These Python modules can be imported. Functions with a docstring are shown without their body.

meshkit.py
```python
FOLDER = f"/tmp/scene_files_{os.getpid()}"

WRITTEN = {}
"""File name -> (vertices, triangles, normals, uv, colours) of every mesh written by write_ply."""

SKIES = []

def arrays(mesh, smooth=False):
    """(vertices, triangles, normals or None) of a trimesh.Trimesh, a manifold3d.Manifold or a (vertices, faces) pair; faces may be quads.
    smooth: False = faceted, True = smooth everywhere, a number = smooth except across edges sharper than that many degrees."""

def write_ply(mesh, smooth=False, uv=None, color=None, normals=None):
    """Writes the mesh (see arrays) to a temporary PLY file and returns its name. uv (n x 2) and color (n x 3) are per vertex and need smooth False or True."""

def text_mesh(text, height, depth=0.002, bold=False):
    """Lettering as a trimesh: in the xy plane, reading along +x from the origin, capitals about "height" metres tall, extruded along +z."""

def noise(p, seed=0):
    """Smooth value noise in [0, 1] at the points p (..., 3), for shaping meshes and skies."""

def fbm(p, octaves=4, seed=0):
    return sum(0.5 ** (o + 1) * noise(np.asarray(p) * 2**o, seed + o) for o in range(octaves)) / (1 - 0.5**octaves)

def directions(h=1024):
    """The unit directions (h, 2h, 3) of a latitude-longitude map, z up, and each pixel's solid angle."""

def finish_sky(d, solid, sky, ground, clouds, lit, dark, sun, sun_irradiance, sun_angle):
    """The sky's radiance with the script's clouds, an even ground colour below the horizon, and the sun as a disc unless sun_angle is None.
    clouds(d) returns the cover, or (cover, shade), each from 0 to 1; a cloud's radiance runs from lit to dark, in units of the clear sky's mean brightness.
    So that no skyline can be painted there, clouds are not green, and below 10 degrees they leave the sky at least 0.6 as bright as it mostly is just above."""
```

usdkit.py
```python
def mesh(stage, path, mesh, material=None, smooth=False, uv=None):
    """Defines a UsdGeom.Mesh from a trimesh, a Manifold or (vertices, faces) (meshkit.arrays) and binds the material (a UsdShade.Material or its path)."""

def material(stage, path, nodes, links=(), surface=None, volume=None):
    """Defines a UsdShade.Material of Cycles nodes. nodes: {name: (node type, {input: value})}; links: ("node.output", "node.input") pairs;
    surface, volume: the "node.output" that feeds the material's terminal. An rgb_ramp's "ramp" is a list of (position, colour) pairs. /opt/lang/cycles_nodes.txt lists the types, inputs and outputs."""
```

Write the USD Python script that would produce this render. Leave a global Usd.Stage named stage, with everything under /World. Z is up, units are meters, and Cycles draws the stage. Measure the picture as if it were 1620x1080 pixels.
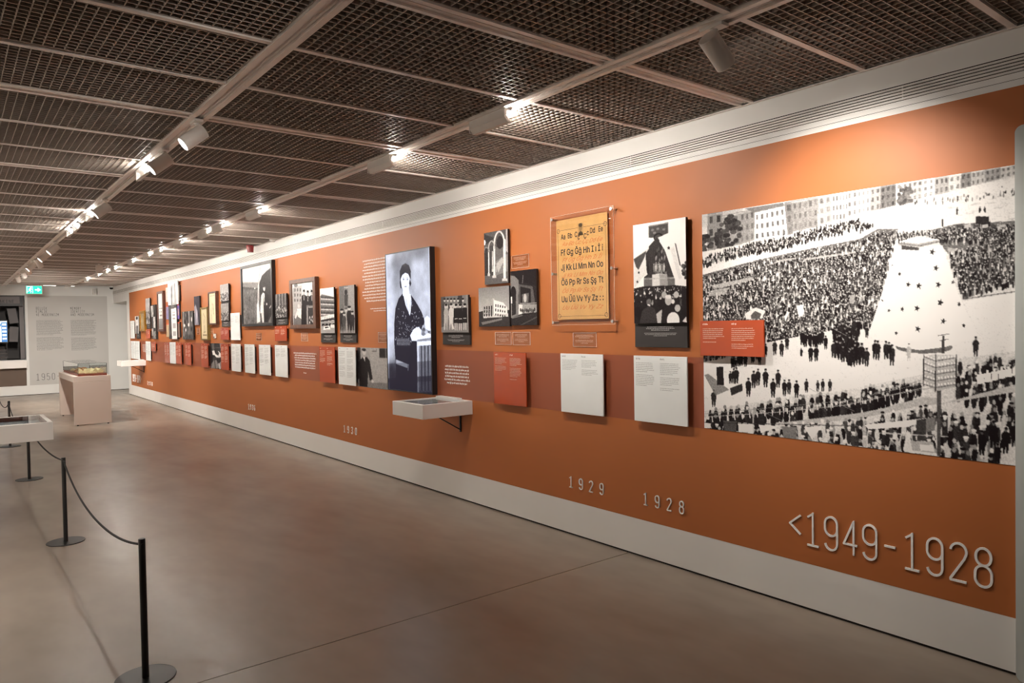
import math, random
import numpy as np, trimesh, manifold3d as m3, usdkit, meshkit
from shapely.geometry import LineString, Polygon, MultiPolygon, Point
from shapely.ops import unary_union
from scipy.ndimage import gaussian_filter
from pxr import Usd, UsdGeom, UsdLux, UsdShade, Gf, Sdf, Vt

stage = Usd.Stage.CreateInMemory()
UsdGeom.SetStageUpAxis(stage, 'Z'); UsdGeom.SetStageMetersPerUnit(stage, 1.0)
UsdGeom.Xform.Define(stage, '/World'); UsdGeom.Scope.Define(stage, '/World/Looks')

# ---------------------------------------------------------------- camera, exposure, light levels
FOCAL_PX, YAW, PITCH, ROLL = 1141.68, 38.127, -1.2508, -0.9906
EYE = (0.0, -3.595, 1.55)
EXPOSURE = -0.12
WASHER = 2050.0      # radiance of the linear wall washers on the track beside the orange wall
WASHER_FILL = 2600.0   # radiance of the fill washers added on the farthest track, out of view
WASHER_LEFT = 800.0  # radiance of the linear washers of the left track, which face away from the orange wall
SPOT = 10.0         # intensity of each cylinder spotlight
MURAL_SPOT = 11.5
LAMP = (1.0, 0.93, 0.84)
SCREEN = 1.35        # back-lit picture and monitor

def camera():
    th, ph, ro = map(math.radians, (YAW, PITCH, ROLL))
    F = np.array([-math.cos(th), math.sin(th), 0]); R = np.array([math.sin(th), math.cos(th), 0]); U = np.array([0, 0, 1.0])
    F2 = F * math.cos(ph) + U * math.sin(ph); U2 = U * math.cos(ph) - F * math.sin(ph)
    R3 = R * math.cos(ro) + U2 * math.sin(ro); U3 = U2 * math.cos(ro) - R * math.sin(ro)
    c = UsdGeom.Camera.Define(stage, '/World/camera')
    c.CreateHorizontalApertureAttr(36.0); c.CreateVerticalApertureAttr(24.0)
    c.CreateFocalLengthAttr(FOCAL_PX / 1620 * 36.0)
    c.CreateExposureAttr(EXPOSURE)
    m = Gf.Matrix4d(*R3, 0, *U3, 0, *(-F2), 0, *EYE, 1)
    c.AddTransformOp().Set(m)
camera()

# ---------------------------------------------------------------- naming, grouping
used = {}
def numbered(parent, name):
    k = (str(parent), name); n = used.get(k, 0); used[k] = n + 1
    return f'{parent}/{name}' if n == 0 else f'{parent}/{name}_{n:03d}'
def keys(p, **kw):
    for k, v in kw.items():
        if v: p.SetCustomDataByKey(k, v)
def thing(name, label, category, loc=(0, 0, 0), rotz=0.0, group=None, kind=None):
    x = UsdGeom.Xform.Define(stage, numbered('/World', name))
    x.AddTranslateOp().Set(Gf.Vec3d(*map(float, loc)))
    if rotz: x.AddRotateZOp().Set(float(rotz))
    keys(x.GetPrim(), label=label, category=category, group=group, kind=kind)
    return x.GetPrim()
def part(parent, name, mesh, mat, smooth=False, label=None, kind=None):
    path = parent.GetPath() if hasattr(parent, 'GetPath') else parent
    m = usdkit.mesh(stage, numbered(path, name), mesh, M[mat], smooth=smooth)
    keys(m.GetPrim(), label=label, kind=kind)
    return m.GetPrim()
def setting(name, loc=(0, 0, 0)):
    x = UsdGeom.Xform.Define(stage, numbered('/World', name)); x.AddTranslateOp().Set(Gf.Vec3d(*map(float, loc)))
    keys(x.GetPrim(), kind='structure'); return x.GetPrim()

# ---------------------------------------------------------------- shapes
def cat(*ms):
    ms = [m for m in (ms[0] if len(ms) == 1 and isinstance(ms[0], list) else ms)]
    out_v, out_f, n = [], [], 0
    for m in ms:
        v, f, _ = meshkit.arrays(m); out_v.append(v); out_f.append(f + n); n += len(v)
    return np.vstack(out_v), np.vstack(out_f)
BF = np.array([[0, 2, 1], [0, 3, 2], [4, 5, 6], [4, 6, 7], [0, 1, 5], [0, 5, 4], [1, 2, 6], [1, 6, 5], [2, 3, 7], [2, 7, 6], [3, 0, 4], [3, 4, 7]])
def box(x0, x1, y0, y1, z0, z1):
    return np.array([[x0, y0, z0], [x1, y0, z0], [x1, y1, z0], [x0, y1, z0], [x0, y0, z1], [x1, y0, z1], [x1, y1, z1], [x0, y1, z1]], float), BF
def rbox(x0, x1, y0, y1, z0, z1, c=0.004):
    """A box with chamfered edges."""
    pts = []
    for sx, x in ((1, x0), (-1, x1)):
        for sy, y in ((1, y0), (-1, y1)):
            for sz, z in ((1, z0), (-1, z1)):
                pts += [[x + sx * c, y + sy * c, z], [x + sx * c, y, z + sz * c], [x, y + sy * c, z + sz * c]]
    return m3.Manifold.hull_points(np.array(pts, float))
def cyl(p, q, r, r2=None, n=24, cap=True):
    p, q = np.array(p, float), np.array(q, float); d = q - p; L = np.linalg.norm(d)
    m = m3.Manifold.cylinder(L, r, r if r2 is None else r2, n)
    v, f, _ = meshkit.arrays(m)
    return (frame(d / L) @ v.T).T + p, f
def frame(d):
    d = np.array(d, float) / np.linalg.norm(d)
    a = np.cross([0, 0, 1.0] if abs(d[2]) < .95 else [1.0, 0, 0], d); a /= np.linalg.norm(a)
    return np.stack([a, np.cross(d, a), d], 1)
def lathe(profile, n=28):
    cs = m3.CrossSection([np.array(profile, float)])
    return m3.Manifold.revolve(cs, n)
def tube(points, r, n=8):
    import sys
    p = np.array(points, float); t = np.gradient(p, axis=0); t /= np.linalg.norm(t, axis=1, keepdims=True)
    v = []
    for i in range(len(p)):
        fr = frame(t[i]); an = np.arange(n) * 2 * np.pi / n
        v.append(p[i] + r * (np.cos(an)[:, None] * fr[:, 0] + np.sin(an)[:, None] * fr[:, 1]))
    v = np.vstack(v); f = []
    for i in range(len(p) - 1):
        for j in range(n):
            a, b, c, d = i * n + j, i * n + (j + 1) % n, (i + 1) * n + (j + 1) % n, (i + 1) * n + j
            f += [[a, b, c], [a, c, d]]
    for e in (0, len(p) - 1):
        k = len(v); v = np.vstack([v, p[e]])
        for j in range(n):
            a, b = e * n + j, e * n + (j + 1) % n
            f.append([k, b, a] if e == 0 else [k, a, b])
    return v, np.array(f)
def wall_shape(poly, y0, y1):
    """A shapely outline in (x, z), extruded from y0 (front) to y1 (back)."""
    out = []
    for g in getattr(poly, 'geoms', [poly]):
        m = trimesh.creation.extrude_polygon(g, abs(y1 - y0), engine='earcut')
        v = np.array(m.vertices); w = np.stack([v[:, 0], y1 - v[:, 2], v[:, 1]], 1)
        out.append((w, np.array(m.faces)))
    return cat(out)
def rects(rs, y, plane='xz'):
    """Flat rectangles (a0, a1, b0, b1) facing -y (plane xz) or +x (plane yz) or +z (plane xy)."""
    v, f = [], []
    for i, (a0, a1, b0, b1) in enumerate(rs):
        q = [(a0, b0), (a1, b0), (a1, b1), (a0, b1)]
        v += [(a, y, b) for a, b in q] if plane == 'xz' else [(y, a, b) for a, b in q] if plane == 'yz' else [(a, b, y) for a, b in q]
        f += [[4 * i, 4 * i + 1, 4 * i + 2], [4 * i, 4 * i + 2, 4 * i + 3]]
    return np.array(v, float), np.array(f)

# ---------------------------------------------------------------- materials
M = {}
def mat(name, nodes, links, surface='p.BSDF'):
    M[name] = usdkit.material(stage, '/World/Looks/' + name, nodes, links, surface=surface); return M[name]
def plain(name, color, rough=.5, vary=.06, scale=3.0, **kw):
    """A paint or plastic whose tone wanders a little."""
    c = np.array(color, float)
    nodes = {'g': ('geometry', {}), 'n': ('noise_texture', {'scale': scale, 'detail': 3.0}),
             'r': ('rgb_ramp', {'ramp': [(0.3, tuple(c * (1 - vary))), (0.7, tuple(np.minimum(c * (1 + vary), 1)))]}),
             'p': ('principled_bsdf', {'roughness': rough, **kw})}
    mat(name, nodes, [('g.position', 'n.vector'), ('n.fac', 'r.fac'), ('r.color', 'p.base_color')])
def glow(name, color, strength):
    mat(name, {'e': ('emission', {'color': color, 'strength': strength})}, [], surface='e.emission')
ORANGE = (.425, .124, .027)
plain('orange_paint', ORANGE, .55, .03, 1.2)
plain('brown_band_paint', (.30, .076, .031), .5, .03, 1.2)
plain('white_paint', (.79, .77, .74), .6, .02, 1.5)
plain('back_wall_paint', (.70, .70, .68), .6, .02, 1.5)
plain('grey_panel_paint', (.50, .49, .47), .6, .03, 1.5)
plain('shadow_gap', (.03, .024, .02), .8)  # near-black stands in for shade in gaps and slots; also fills the floor joint
plain('ceiling_white', (.86, .78, .73), .45, .03, 2.0)
plain('lattice_metal', (.37, .315, .275), .5, .05, 8.0)
plain('unseen_bounce_paint', (.80, .77, .73), .6, .02, 1.5)
plain('unseen_dim_paint', (.22, .20, .18), .6, .02, 1.5)
plain('plenum_dark', (.018, .015, .014), .9)
plain('grille_white', (.70, .67, .63), .5)
plain('white_board', (.83, .85, .84), .4, .015, 6.0)
plain('orange_board', (.45, .062, .013), .22, .03, 4.0)
plain('caption_grey', (.046, .041, .040), .6, specular_ior_level=.2)
plain('black_edge', (.012, .010, .011), .45)
plain('black_metal', (.012, .012, .013), .38)
plain('rope_black', (.02, .018, .018), .85, .3, 90.0)
plain('white_case', (.82, .79, .76), .45, .02, 3.0)
plain('plinth_paint', (.66, .56, .50), .5, .02, 2.0)
plain('lettering_white', (.90, .88, .86), .45, .02, 4.0)
plain('vinyl_white', (.86, .83, .80), .6, .0)
plain('vinyl_grey', (.20, .195, .19), .6, .0)
plain('ink_grey', (.42, .42, .42), .6, .0)
plain('ink_light', (.76, .50, .38), .6, .0)
plain('ink_caption', (.38, .37, .36), .6, .0)
plain('fixture_white', (.78, .74, .70), .4, .02, 9.0)
plain('steel', (.62, .61, .60), .28, .05, 20.0, metallic=1.0)
plain('bronze_frame', (.11, .05, .032), .4, .25, 30.0)
plain('dark_wood_frame', (.12, .055, .045), .4, .2, 25.0)
plain('gilt_frame', (.48, .24, .035), .35, .25, 40.0, metallic=.6)
plain('olive_frame', (.20, .135, .035), .45, .2, 30.0)
plain('mat_white', (.62, .60, .58), .7)
plain('poster_paper', (.78, .46, .17), .75, .06, 14.0)
plain('poster_black', (.035, .022, .012), .7)
plain('poster_orange', (.70, .20, .045), .7)
plain('red_plastic', (.24, .008, .008), .3)
plain('red_wood', (.19, .05, .03), .45, .2, 30.0)
plain('book_cream', (.86, .72, .42), .7, .12, 25.0)
plain('book_green', (.74, .66, .38), .7, .12, 25.0)
plain('book_brown', (.50, .20, .08), .7, .12, 25.0)
plain('dark_brown_paint', (.11, .072, .05), .6)
plain('niche_dark', (.035, .028, .028), .55)
plain('niche_mid', (.13, .11, .11), .5)
plain('niche_step', (.10, .085, .08), .6)
plain('case_reflection_blue', (.30, .33, .36), .5)  # bluish tone paints the glass top reflection into the lining
plain('case_paper', (.45, .46, .48), .7, .15, 18.0)
plain('partition_white', (.60, .63, .61), .5, .02, 2.0)
plain('dome_black', (.01, .01, .01), .1)
# polished concrete: cloudy tone, slow change of gloss, faint ripple
mat('concrete', {
    'g': ('geometry', {}), 'm': ('mapping', {'scale': (0.55, 1.0, 1.0)}),
    'n1': ('noise_texture', {'scale': 0.9, 'detail': 5.0, 'roughness': .55, 'distortion': .6}),
    'n2': ('noise_texture', {'scale': 9.0, 'detail': 4.0}),
    'n3': ('noise_texture', {'scale': 2.2, 'detail': 2.0}),
    'r1': ('rgb_ramp', {'ramp': [(0.3, (.305, .247, .198)), (0.7, (.35, .287, .233))]}),
    'r2': ('rgb_ramp', {'ramp': [(0.3, (.90, .90, .90)), (0.7, (1.0, 1.0, 1.0))]}),
    'x': ('mix', {'mix_type': 'multiply', 'fac': 1.0}),
    'mr': ('map_range', {'from_min': .3, 'from_max': .7, 'to_min': .27, 'to_max': .34}),
    'b': ('bump', {'strength': .03, 'distance': .02}),
    'p': ('principled_bsdf', {'specular_ior_level': .5})},
    [('g.position', 'm.vector'), ('m.vector', 'n1.vector'), ('m.vector', 'n2.vector'), ('m.vector', 'n3.vector'), ('n1.fac', 'r1.fac'), ('n2.fac', 'r2.fac'),
     ('r1.color', 'x.color1'), ('r2.color', 'x.color2'), ('x.color', 'p.base_color'), ('n3.fac', 'mr.value'), ('mr.result', 'p.roughness'),
     ('n3.fac', 'b.height'), ('b.normal', 'p.normal')])
# photographs: the tone of every spot of the print is a property of the print's own mesh
mat('photo_print', {'a': ('attribute', {'attribute': 'tone'}), 'p': ('principled_bsdf', {'roughness': .5, 'specular_ior_level': .12})}, [('a.color', 'p.base_color')])
mat('backlit_print', {'a': ('attribute', {'attribute': 'tone'}), 'p': ('principled_bsdf', {'roughness': .3, 'specular_ior_level': .12, 'base_color': (.01, .01, .01), 'emission_strength': SCREEN})}, [('a.color', 'p.emission_color')])
def pane(name, tint, gloss=0.02):
    mat(name, {'t': ('transparent_bsdf', {'color': tint}), 'g': ('glossy_bsdf', {'color': (1, 1, 1), 'roughness': gloss}), 'f': ('fresnel', {'IOR': 1.45}),
               'b': ('geometry', {}), 'o': ('math', {'math_type': 'subtract', 'value1': 1.0}), 'm': ('math', {'math_type': 'multiply'}), 'x': ('mix_closure', {})},
        [('b.backfacing', 'o.value2'), ('f.fac', 'm.value1'), ('o.value', 'm.value2'), ('m.value', 'x.fac'), ('t.BSDF', 'x.closure1'), ('g.BSDF', 'x.closure2')], surface='x.closure')
pane('acrylic', (.93, .92, .91)); pane('case_glass', (.90, .92, .92))
plain('acrylic_edge', (.80, .62, .50), .3)
glow('washer_glow', LAMP, WASHER); glow('washer_glow_left', LAMP, WASHER_LEFT)
glow('washer_glow_dim', LAMP, WASHER * .72); glow('washer_glow_fill', LAMP, WASHER_FILL)
glow('lens_glow', LAMP, 40.0)
glow('sign_green', (.03, .75, .38), 2.2); glow('sign_white', (.75, 1.0, .95), 3.0)
glow('screen_white', (.80, .93, 1.0), 2.0); glow('screen_blue', (.10, .25, .55), 1.4); glow('emergency_glow', (1, .93, .82), 6.0)
# ---------------------------------------------------------------- the room
XB, XF, YL, ZC = -22.0, 4.5, -5.7, 2.772        # back wall, unseen wall behind the camera, unseen left wall, ceiling
fl = setting('floor')
part(fl, 'slab', box(XB - 1.5, -3.353, YL, 2.0, -.1, 0), 'concrete')
part(fl, 'slab', box(-3.3465, XF, YL, 2.0, -.1, 0), 'concrete')
part(fl, 'joint_filler', box(-3.3529, -3.3466, YL, 2.0, -.1, -.012), 'shadow_gap')

wr = setting('wall_right')
part(wr, 'wall_core', cat(box(-20.2, XF, .0, .3, .014, ZC + .6), box(XB, -20.2, 0, .3, 2.335, ZC + .6)), 'white_paint')
part(wr, 'shadow_gap', box(-20.19, XF, .012, .29, 0, .0139), 'shadow_gap')
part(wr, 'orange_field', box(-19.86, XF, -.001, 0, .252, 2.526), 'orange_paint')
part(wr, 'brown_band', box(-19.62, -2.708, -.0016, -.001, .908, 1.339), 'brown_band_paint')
tr = setting('trim_1'); part(tr, 'ceiling_edge', box(XB, XF, -.022, -.0002, ZC - .004, ZC), 'ceiling_white'); part(tr, 'shadow_line', box(XB, XF, -.0012, -.0002, 2.5545, 2.5560), 'shadow_gap')  # shadow_line: thin dark strip drawn in place of a groove's shade
wb = setting('wall_back')
part(wb, 'wall_core', cat(box(XB - .3, XB, -1.99, 2.0, .012, 3.4), box(XB - .3, XB, -4.2, -1.99, 2.53, 3.4), box(XB - .3, XB, -4.2, -1.99, .012, .90), box(XB - .3, XB, YL, -4.2, .012, 3.4)), 'back_wall_paint')
part(wb, 'shadow_gap', box(XB - .3, XB - .01, YL, 2.0, 0, .0119), 'shadow_gap')
part(wb, 'grey_text_panel', box(XB, XB + .002, -1.935, -.15, .245, 2.53), 'grey_panel_paint')
part(wb, 'brown_field', box(XB, XB + .002, -4.2, -2.0, .245, .69), 'dark_brown_paint')
wl = setting('unseen_wall_left'); part(wl, 'wall_core', box(XB, -3.0, YL - .2, YL, 0, 3.4), 'unseen_bounce_paint'); part(wl, 'unseen_dark_panel', box(-2.9999, XF, YL - .2, YL, 0, 3.4), 'unseen_dim_paint')  # out of view; white part bounces light, dark end keeps the mural corner dim
wf = setting('unseen_wall_front'); part(wf, 'wall_core', box(XF, XF + .2, YL, .3, 0, 3.4), 'unseen_dim_paint')  # out of view; dark so that little light bounces to the right end
dr = setting('door_1')                                   # the open passage between the orange wall and the back wall
part(dr, 'passage_wall', cat(box(-20.2, -20.05, .3, 2.0, 0, 2.9), box(XB, -20.05, 2.0, 2.1, 0, 2.9)), 'back_wall_paint')
part(dr, 'passage_ceiling', box(XB, -20.05, .3, 2.0, 2.6, 2.7), 'white_paint')

# the air grille that runs along the top of the orange wall
g = thing('air_grille', 'long white slatted air grille running above the orange wall below the ceiling', 'air grille', (0, 0, 2.585))
part(g, 'backing', box(XB, XF, -.0012, -.0002, -.001, .0735), 'shadow_gap')
for k in range(5):
    part(g, 'slat', box(XB, XF, -.008, -.0012, .0005 + k * .0142, .0005 + k * .0142 + .0098), 'grille_white')
for k in range(12):
    x = -1.55 - 1.72 * k
    part(g, 'joint', box(x - .002, x + .002, -.0082, -.0012, .0004, .0675), 'white_paint')

# ---------------------------------------------------------------- the ceiling
ce = setting('ceiling')
part(ce, 'plenum', cat(box(XB, XF, YL, .3, 3.38, 3.45), box(XB, XF, YL, YL + .02, 2.8, 3.4), box(XB, XF, -.01, -.001, 2.79, 3.4), box(XB, XB + .02, YL, .3, 2.84, 3.4)), 'plenum_dark')
part(ce, 'ceiling_margin', box(XB, XF, YL, -5.17, ZC, ZC + .05), 'plenum_dark')
COLS = [(-1.022, -.024), (-2.368, -1.130), (-3.714, -2.468), (-5.06, -3.814)]
WIDE = [-2.388 - 1.97 * k for k in range(-3, 10)]
def lattice(w, d, seed):
    nx, ny = round(w / .0403), round(d / .0403)
    h, t = .036, .0022
    bs = [box(-w / 2 + i * w / nx - t, -w / 2 + i * w / nx + t, -d / 2, d / 2, 0, h) for i in range(nx + 1)]
    bs += [box(-w / 2, w / 2, -d / 2 + j * d / ny - t, -d / 2 + j * d / ny + t, .0006, h - .0006) for j in range(ny + 1)]
    return cat(bs)
def ceiling_panels():
    rng = random.Random(5)
    bars, thin = [], []
    for w in WIDE:
        bars.append(w); thin += [w - .680, w - 1.312]
    edges = sorted([(w - .049, w + .049) for w in bars] + [(t - .015, t + .015) for t in thin])
    for (a0, a1), (b0, b1) in zip(edges, edges[1:]):
        x0, x1 = max(a1, XB) + .006, min(b0, XF) - .003
        if x1 - x0 < .2: continue
        for c, (y0, y1) in enumerate(COLS):
            moved = abs((x0 + x1) / 2 + 3.39) < .2 and c == 2
            m = lattice(x1 - x0 - (.034 if moved else 0), y1 - y0 - .012 - (.004 if moved else 0), 0)
            p = part(ce, 'ceiling_panel', m, 'lattice_metal')
            sag = rng.uniform(-.0015, .003); tx = UsdGeom.Xformable(p)
            tx.AddTranslateOp().Set(Gf.Vec3d((x0 + x1) / 2 + (.004 if moved else 0), (y0 + y1) / 2, 2.776 + sag))
            if moved: tx.AddRotateZOp().Set(1.3)
    xs = [(c[0], c[1]) for c in COLS]
    for w in bars:
        if not XB < w < XF: continue
        for (y0, y1) in xs:
            part(ce, 'cross_bar', cat(box(w - .049, w - .027, y0 - .006, y1 + .006, 2.770, 2.792), box(w + .027, w + .049, y0 - .006, y1 + .006, 2.770, 2.792),
                                      box(w - .027, w + .027, y0 - .004, y1 + .004, 2.780, 2.790), box(w - .004, w + .004, y0, y1, 2.776, 2.782)), 'ceiling_white')
    for t in thin:
        if not XB < t < XF: continue
        for (y0, y1) in xs:
            part(ce, 'cross_bar', box(t - .0145, t + .0145, y0 - .006, y1 + .006, 2.771, 2.80), 'ceiling_white')
ceiling_panels()
def light_track(y, label, w=.049):
    t = thing('light_track', label, 'light track', (0, y, ZC))
    x0, x1 = XB, XF
    part(t, 'flange', box(x0, x1, -w, -.021, -.006, .012), 'ceiling_white')
    part(t, 'flange', box(x0, x1, .021, w, -.006, .012), 'ceiling_white')
    part(t, 'channel', cat(box(x0, x1, -.021, .021, .022, .03), box(x0, x1, -.0225, -.021, .008, .03), box(x0, x1, .021, .0225, .008, .03)), 'ceiling_white')
    part(t, 'rail', cat(box(x0, x1, -.0165, -.0055, .004, .021), box(x0, x1, .0055, .0165, .004, .021), box(x0, x1, -.0055, .0055, .015, .021)), 'ceiling_white')
    return t
TY2, TY1 = -1.076, -2.418
light_track(TY2, 'white lighting track in the ceiling nearest the orange wall')
light_track(TY1, 'white lighting track in the ceiling above the rope barrier, with spotlights')
light_track(-3.764, 'white lighting track in the ceiling farthest from the orange wall')

# ---------------------------------------------------------------- the lamps
def washer(x, y, side, label, glowing):
    """A linear wall washer under a track; side=+1 throws its light towards the orange wall."""
    t = thing('wall_washer', label, 'ceiling light', (x, y, ZC), 0 if side > 0 else 180, 'linear wall washers on the ceiling tracks')
    L = .17
    prof = [(-.034, 0), (.020, 0), (.020, -.008), (-.012, -.012), (-.020, -.030), (-.006, -.062), (.012, -.070), (.012, -.076), (-.012, -.074), (-.034, -.048)]
    v, f, _ = meshkit.arrays(m3.Manifold.extrude(m3.CrossSection([np.array(prof)[::-1]]) if False else m3.CrossSection([np.array(prof)], m3.FillRule.EvenOdd), 2 * L))
    part(t, 'housing', (np.stack([v[:, 2] - L, v[:, 0], v[:, 1] - .006], 1), f[:, ::-1] if False else f), 'fixture_white')
    part(t, 'end_cap', box(*sorted((-side * L, -side * (L + .004))), -.034, .010, -.078, -.006), 'fixture_white')
    a = math.radians(74); sx = side; bv, bf = box(*sorted((sx * (L - .125), sx * (L - .004))), -.0015, .0015, -.021, .021)
    part(t, 'lamp', (np.stack([bv[:, 0], bv[:, 1] * math.cos(a) + bv[:, 2] * math.sin(a) - .004, -bv[:, 1] * math.sin(a) + bv[:, 2] * math.cos(a) - .038], 1), bf), glowing)
    part(t, 'adapter', box(-.06, .06, -.0335, .018, -.0105, -.0062), 'fixture_white')
    return t
WX = [-3.37, -4.69, -7.44, -8.66, -9.25, -10.46, -11.65, -12.40, -13.62, -15.23, -16.09, -17.05, -18.54]
ORD = 'first second third fourth fifth sixth seventh eighth ninth tenth eleventh twelfth thirteenth'.split()
for i, x in enumerate(WX):
    washer(x, TY2, 1, f'white linear wall washer facing the orange wall, {ORD[i]} from the camera on that track', 'washer_glow' if i < 2 else 'washer_glow_dim')
for i, x in enumerate([-5.88, -8.38, -9.36, -9.86]):
    washer(x, TY1, -1, f'glaring linear washer on the spotlight track, {ORD[i]} from the camera', 'washer_glow_left')

for i, x in enumerate([-4.8, -7.0, -9.2, -11.4, -13.6, -15.8, -18.0, -20.2]):
    washer(x, -3.764, -1, f'added fill washer on the track farthest from the orange wall, {ORD[i]} from the camera end', 'washer_glow_fill')  # added out of view as fill, bounced off the unseen left wall

def spot(x, y, aim, label, lit=True, power=SPOT, cone=48, group='white cylinder spotlights on the ceiling tracks'):
    t = thing('spotlight', label, 'spotlight', (x, y, ZC), 0, group)
    a = np.array(aim, float); a /= np.linalg.norm(a)
    part(t, 'adapter', cat(box(-.055, .055, -.024, .024, -.020, -.0062), cyl((0, 0, -.03), (0, 0, -.0195), .016)), 'fixture_white')
    piv = np.array([0, 0, -.088]); c0 = piv - a * .050
    part(t, 'swivel', cyl((0, 0, -.06), (0, 0, -.022), .010), 'fixture_white')
    can = lathe([(0, 0), (.040, 0), (.043, .003), (.043, .148), (.041, .150), (.037, .150), (.037, .120), (0, .120)], 32)
    v, f, _ = meshkit.arrays(can)
    part(t, 'can', (v @ frame(a).T + c0, f), 'fixture_white', smooth=40)
    lv, lf, _ = meshkit.arrays(m3.Manifold.cylinder(.004, .0365, .0365, 28))
    part(t, 'lens', (lv @ frame(a).T + c0 + a * .141, lf), 'lens_glow' if lit else 'black_edge')
    if lit:
        L = UsdLux.SphereLight.Define(stage, str(t.GetPath()) + '/beam')
        L.CreateRadiusAttr(.02); L.CreateIntensityAttr(power / (math.pi * .02 ** 2)); L.CreateColorAttr(Gf.Vec3f(*LAMP)); L.CreateNormalizeAttr(False)
        s = UsdLux.ShapingAPI.Apply(L.GetPrim()); s.CreateShapingConeAngleAttr(cone); s.CreateShapingConeSoftnessAttr(1.0)
        fr = frame(-a); p = c0 + a * .172
        UsdGeom.Xformable(L).AddTransformOp().Set(Gf.Matrix4d(*fr[:, 0], 0, *fr[:, 1], 0, *fr[:, 2], 0, *p, 1))
    return t
SX = [-4.42, -5.23, -7.50, -11.3, -12.45, -13.5, -14.4, -15.3, -16.25, -17.55]
for i, x in enumerate(SX):
    spot(x, TY1, (-.05, -.75, -.62) if i < 3 else (-.34, .40, -.86) if i == 5 else (-.75, .25, -.60) if i > 6 else (.05, -.72, -.68), f'white cylinder spotlight on the track above the ropes, {ORD[i]} from the camera', power=SPOT * (2.8 if i > 6 else 2.2 if i == 5 else 1.0))
spot(-1.0, TY1, (-6.3, -.9, -1.95), 'cylinder spotlight nearest the camera on the rope side track, aimed at the display case', True, 26.0, 24)  # out of view; placed and aimed to light the display case front
spot(-1.83, TY2, (.02, .80, -.60), 'large white cylinder spotlight on the orange wall track, aimed at the crowd mural', True, MURAL_SPOT, 42)
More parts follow.
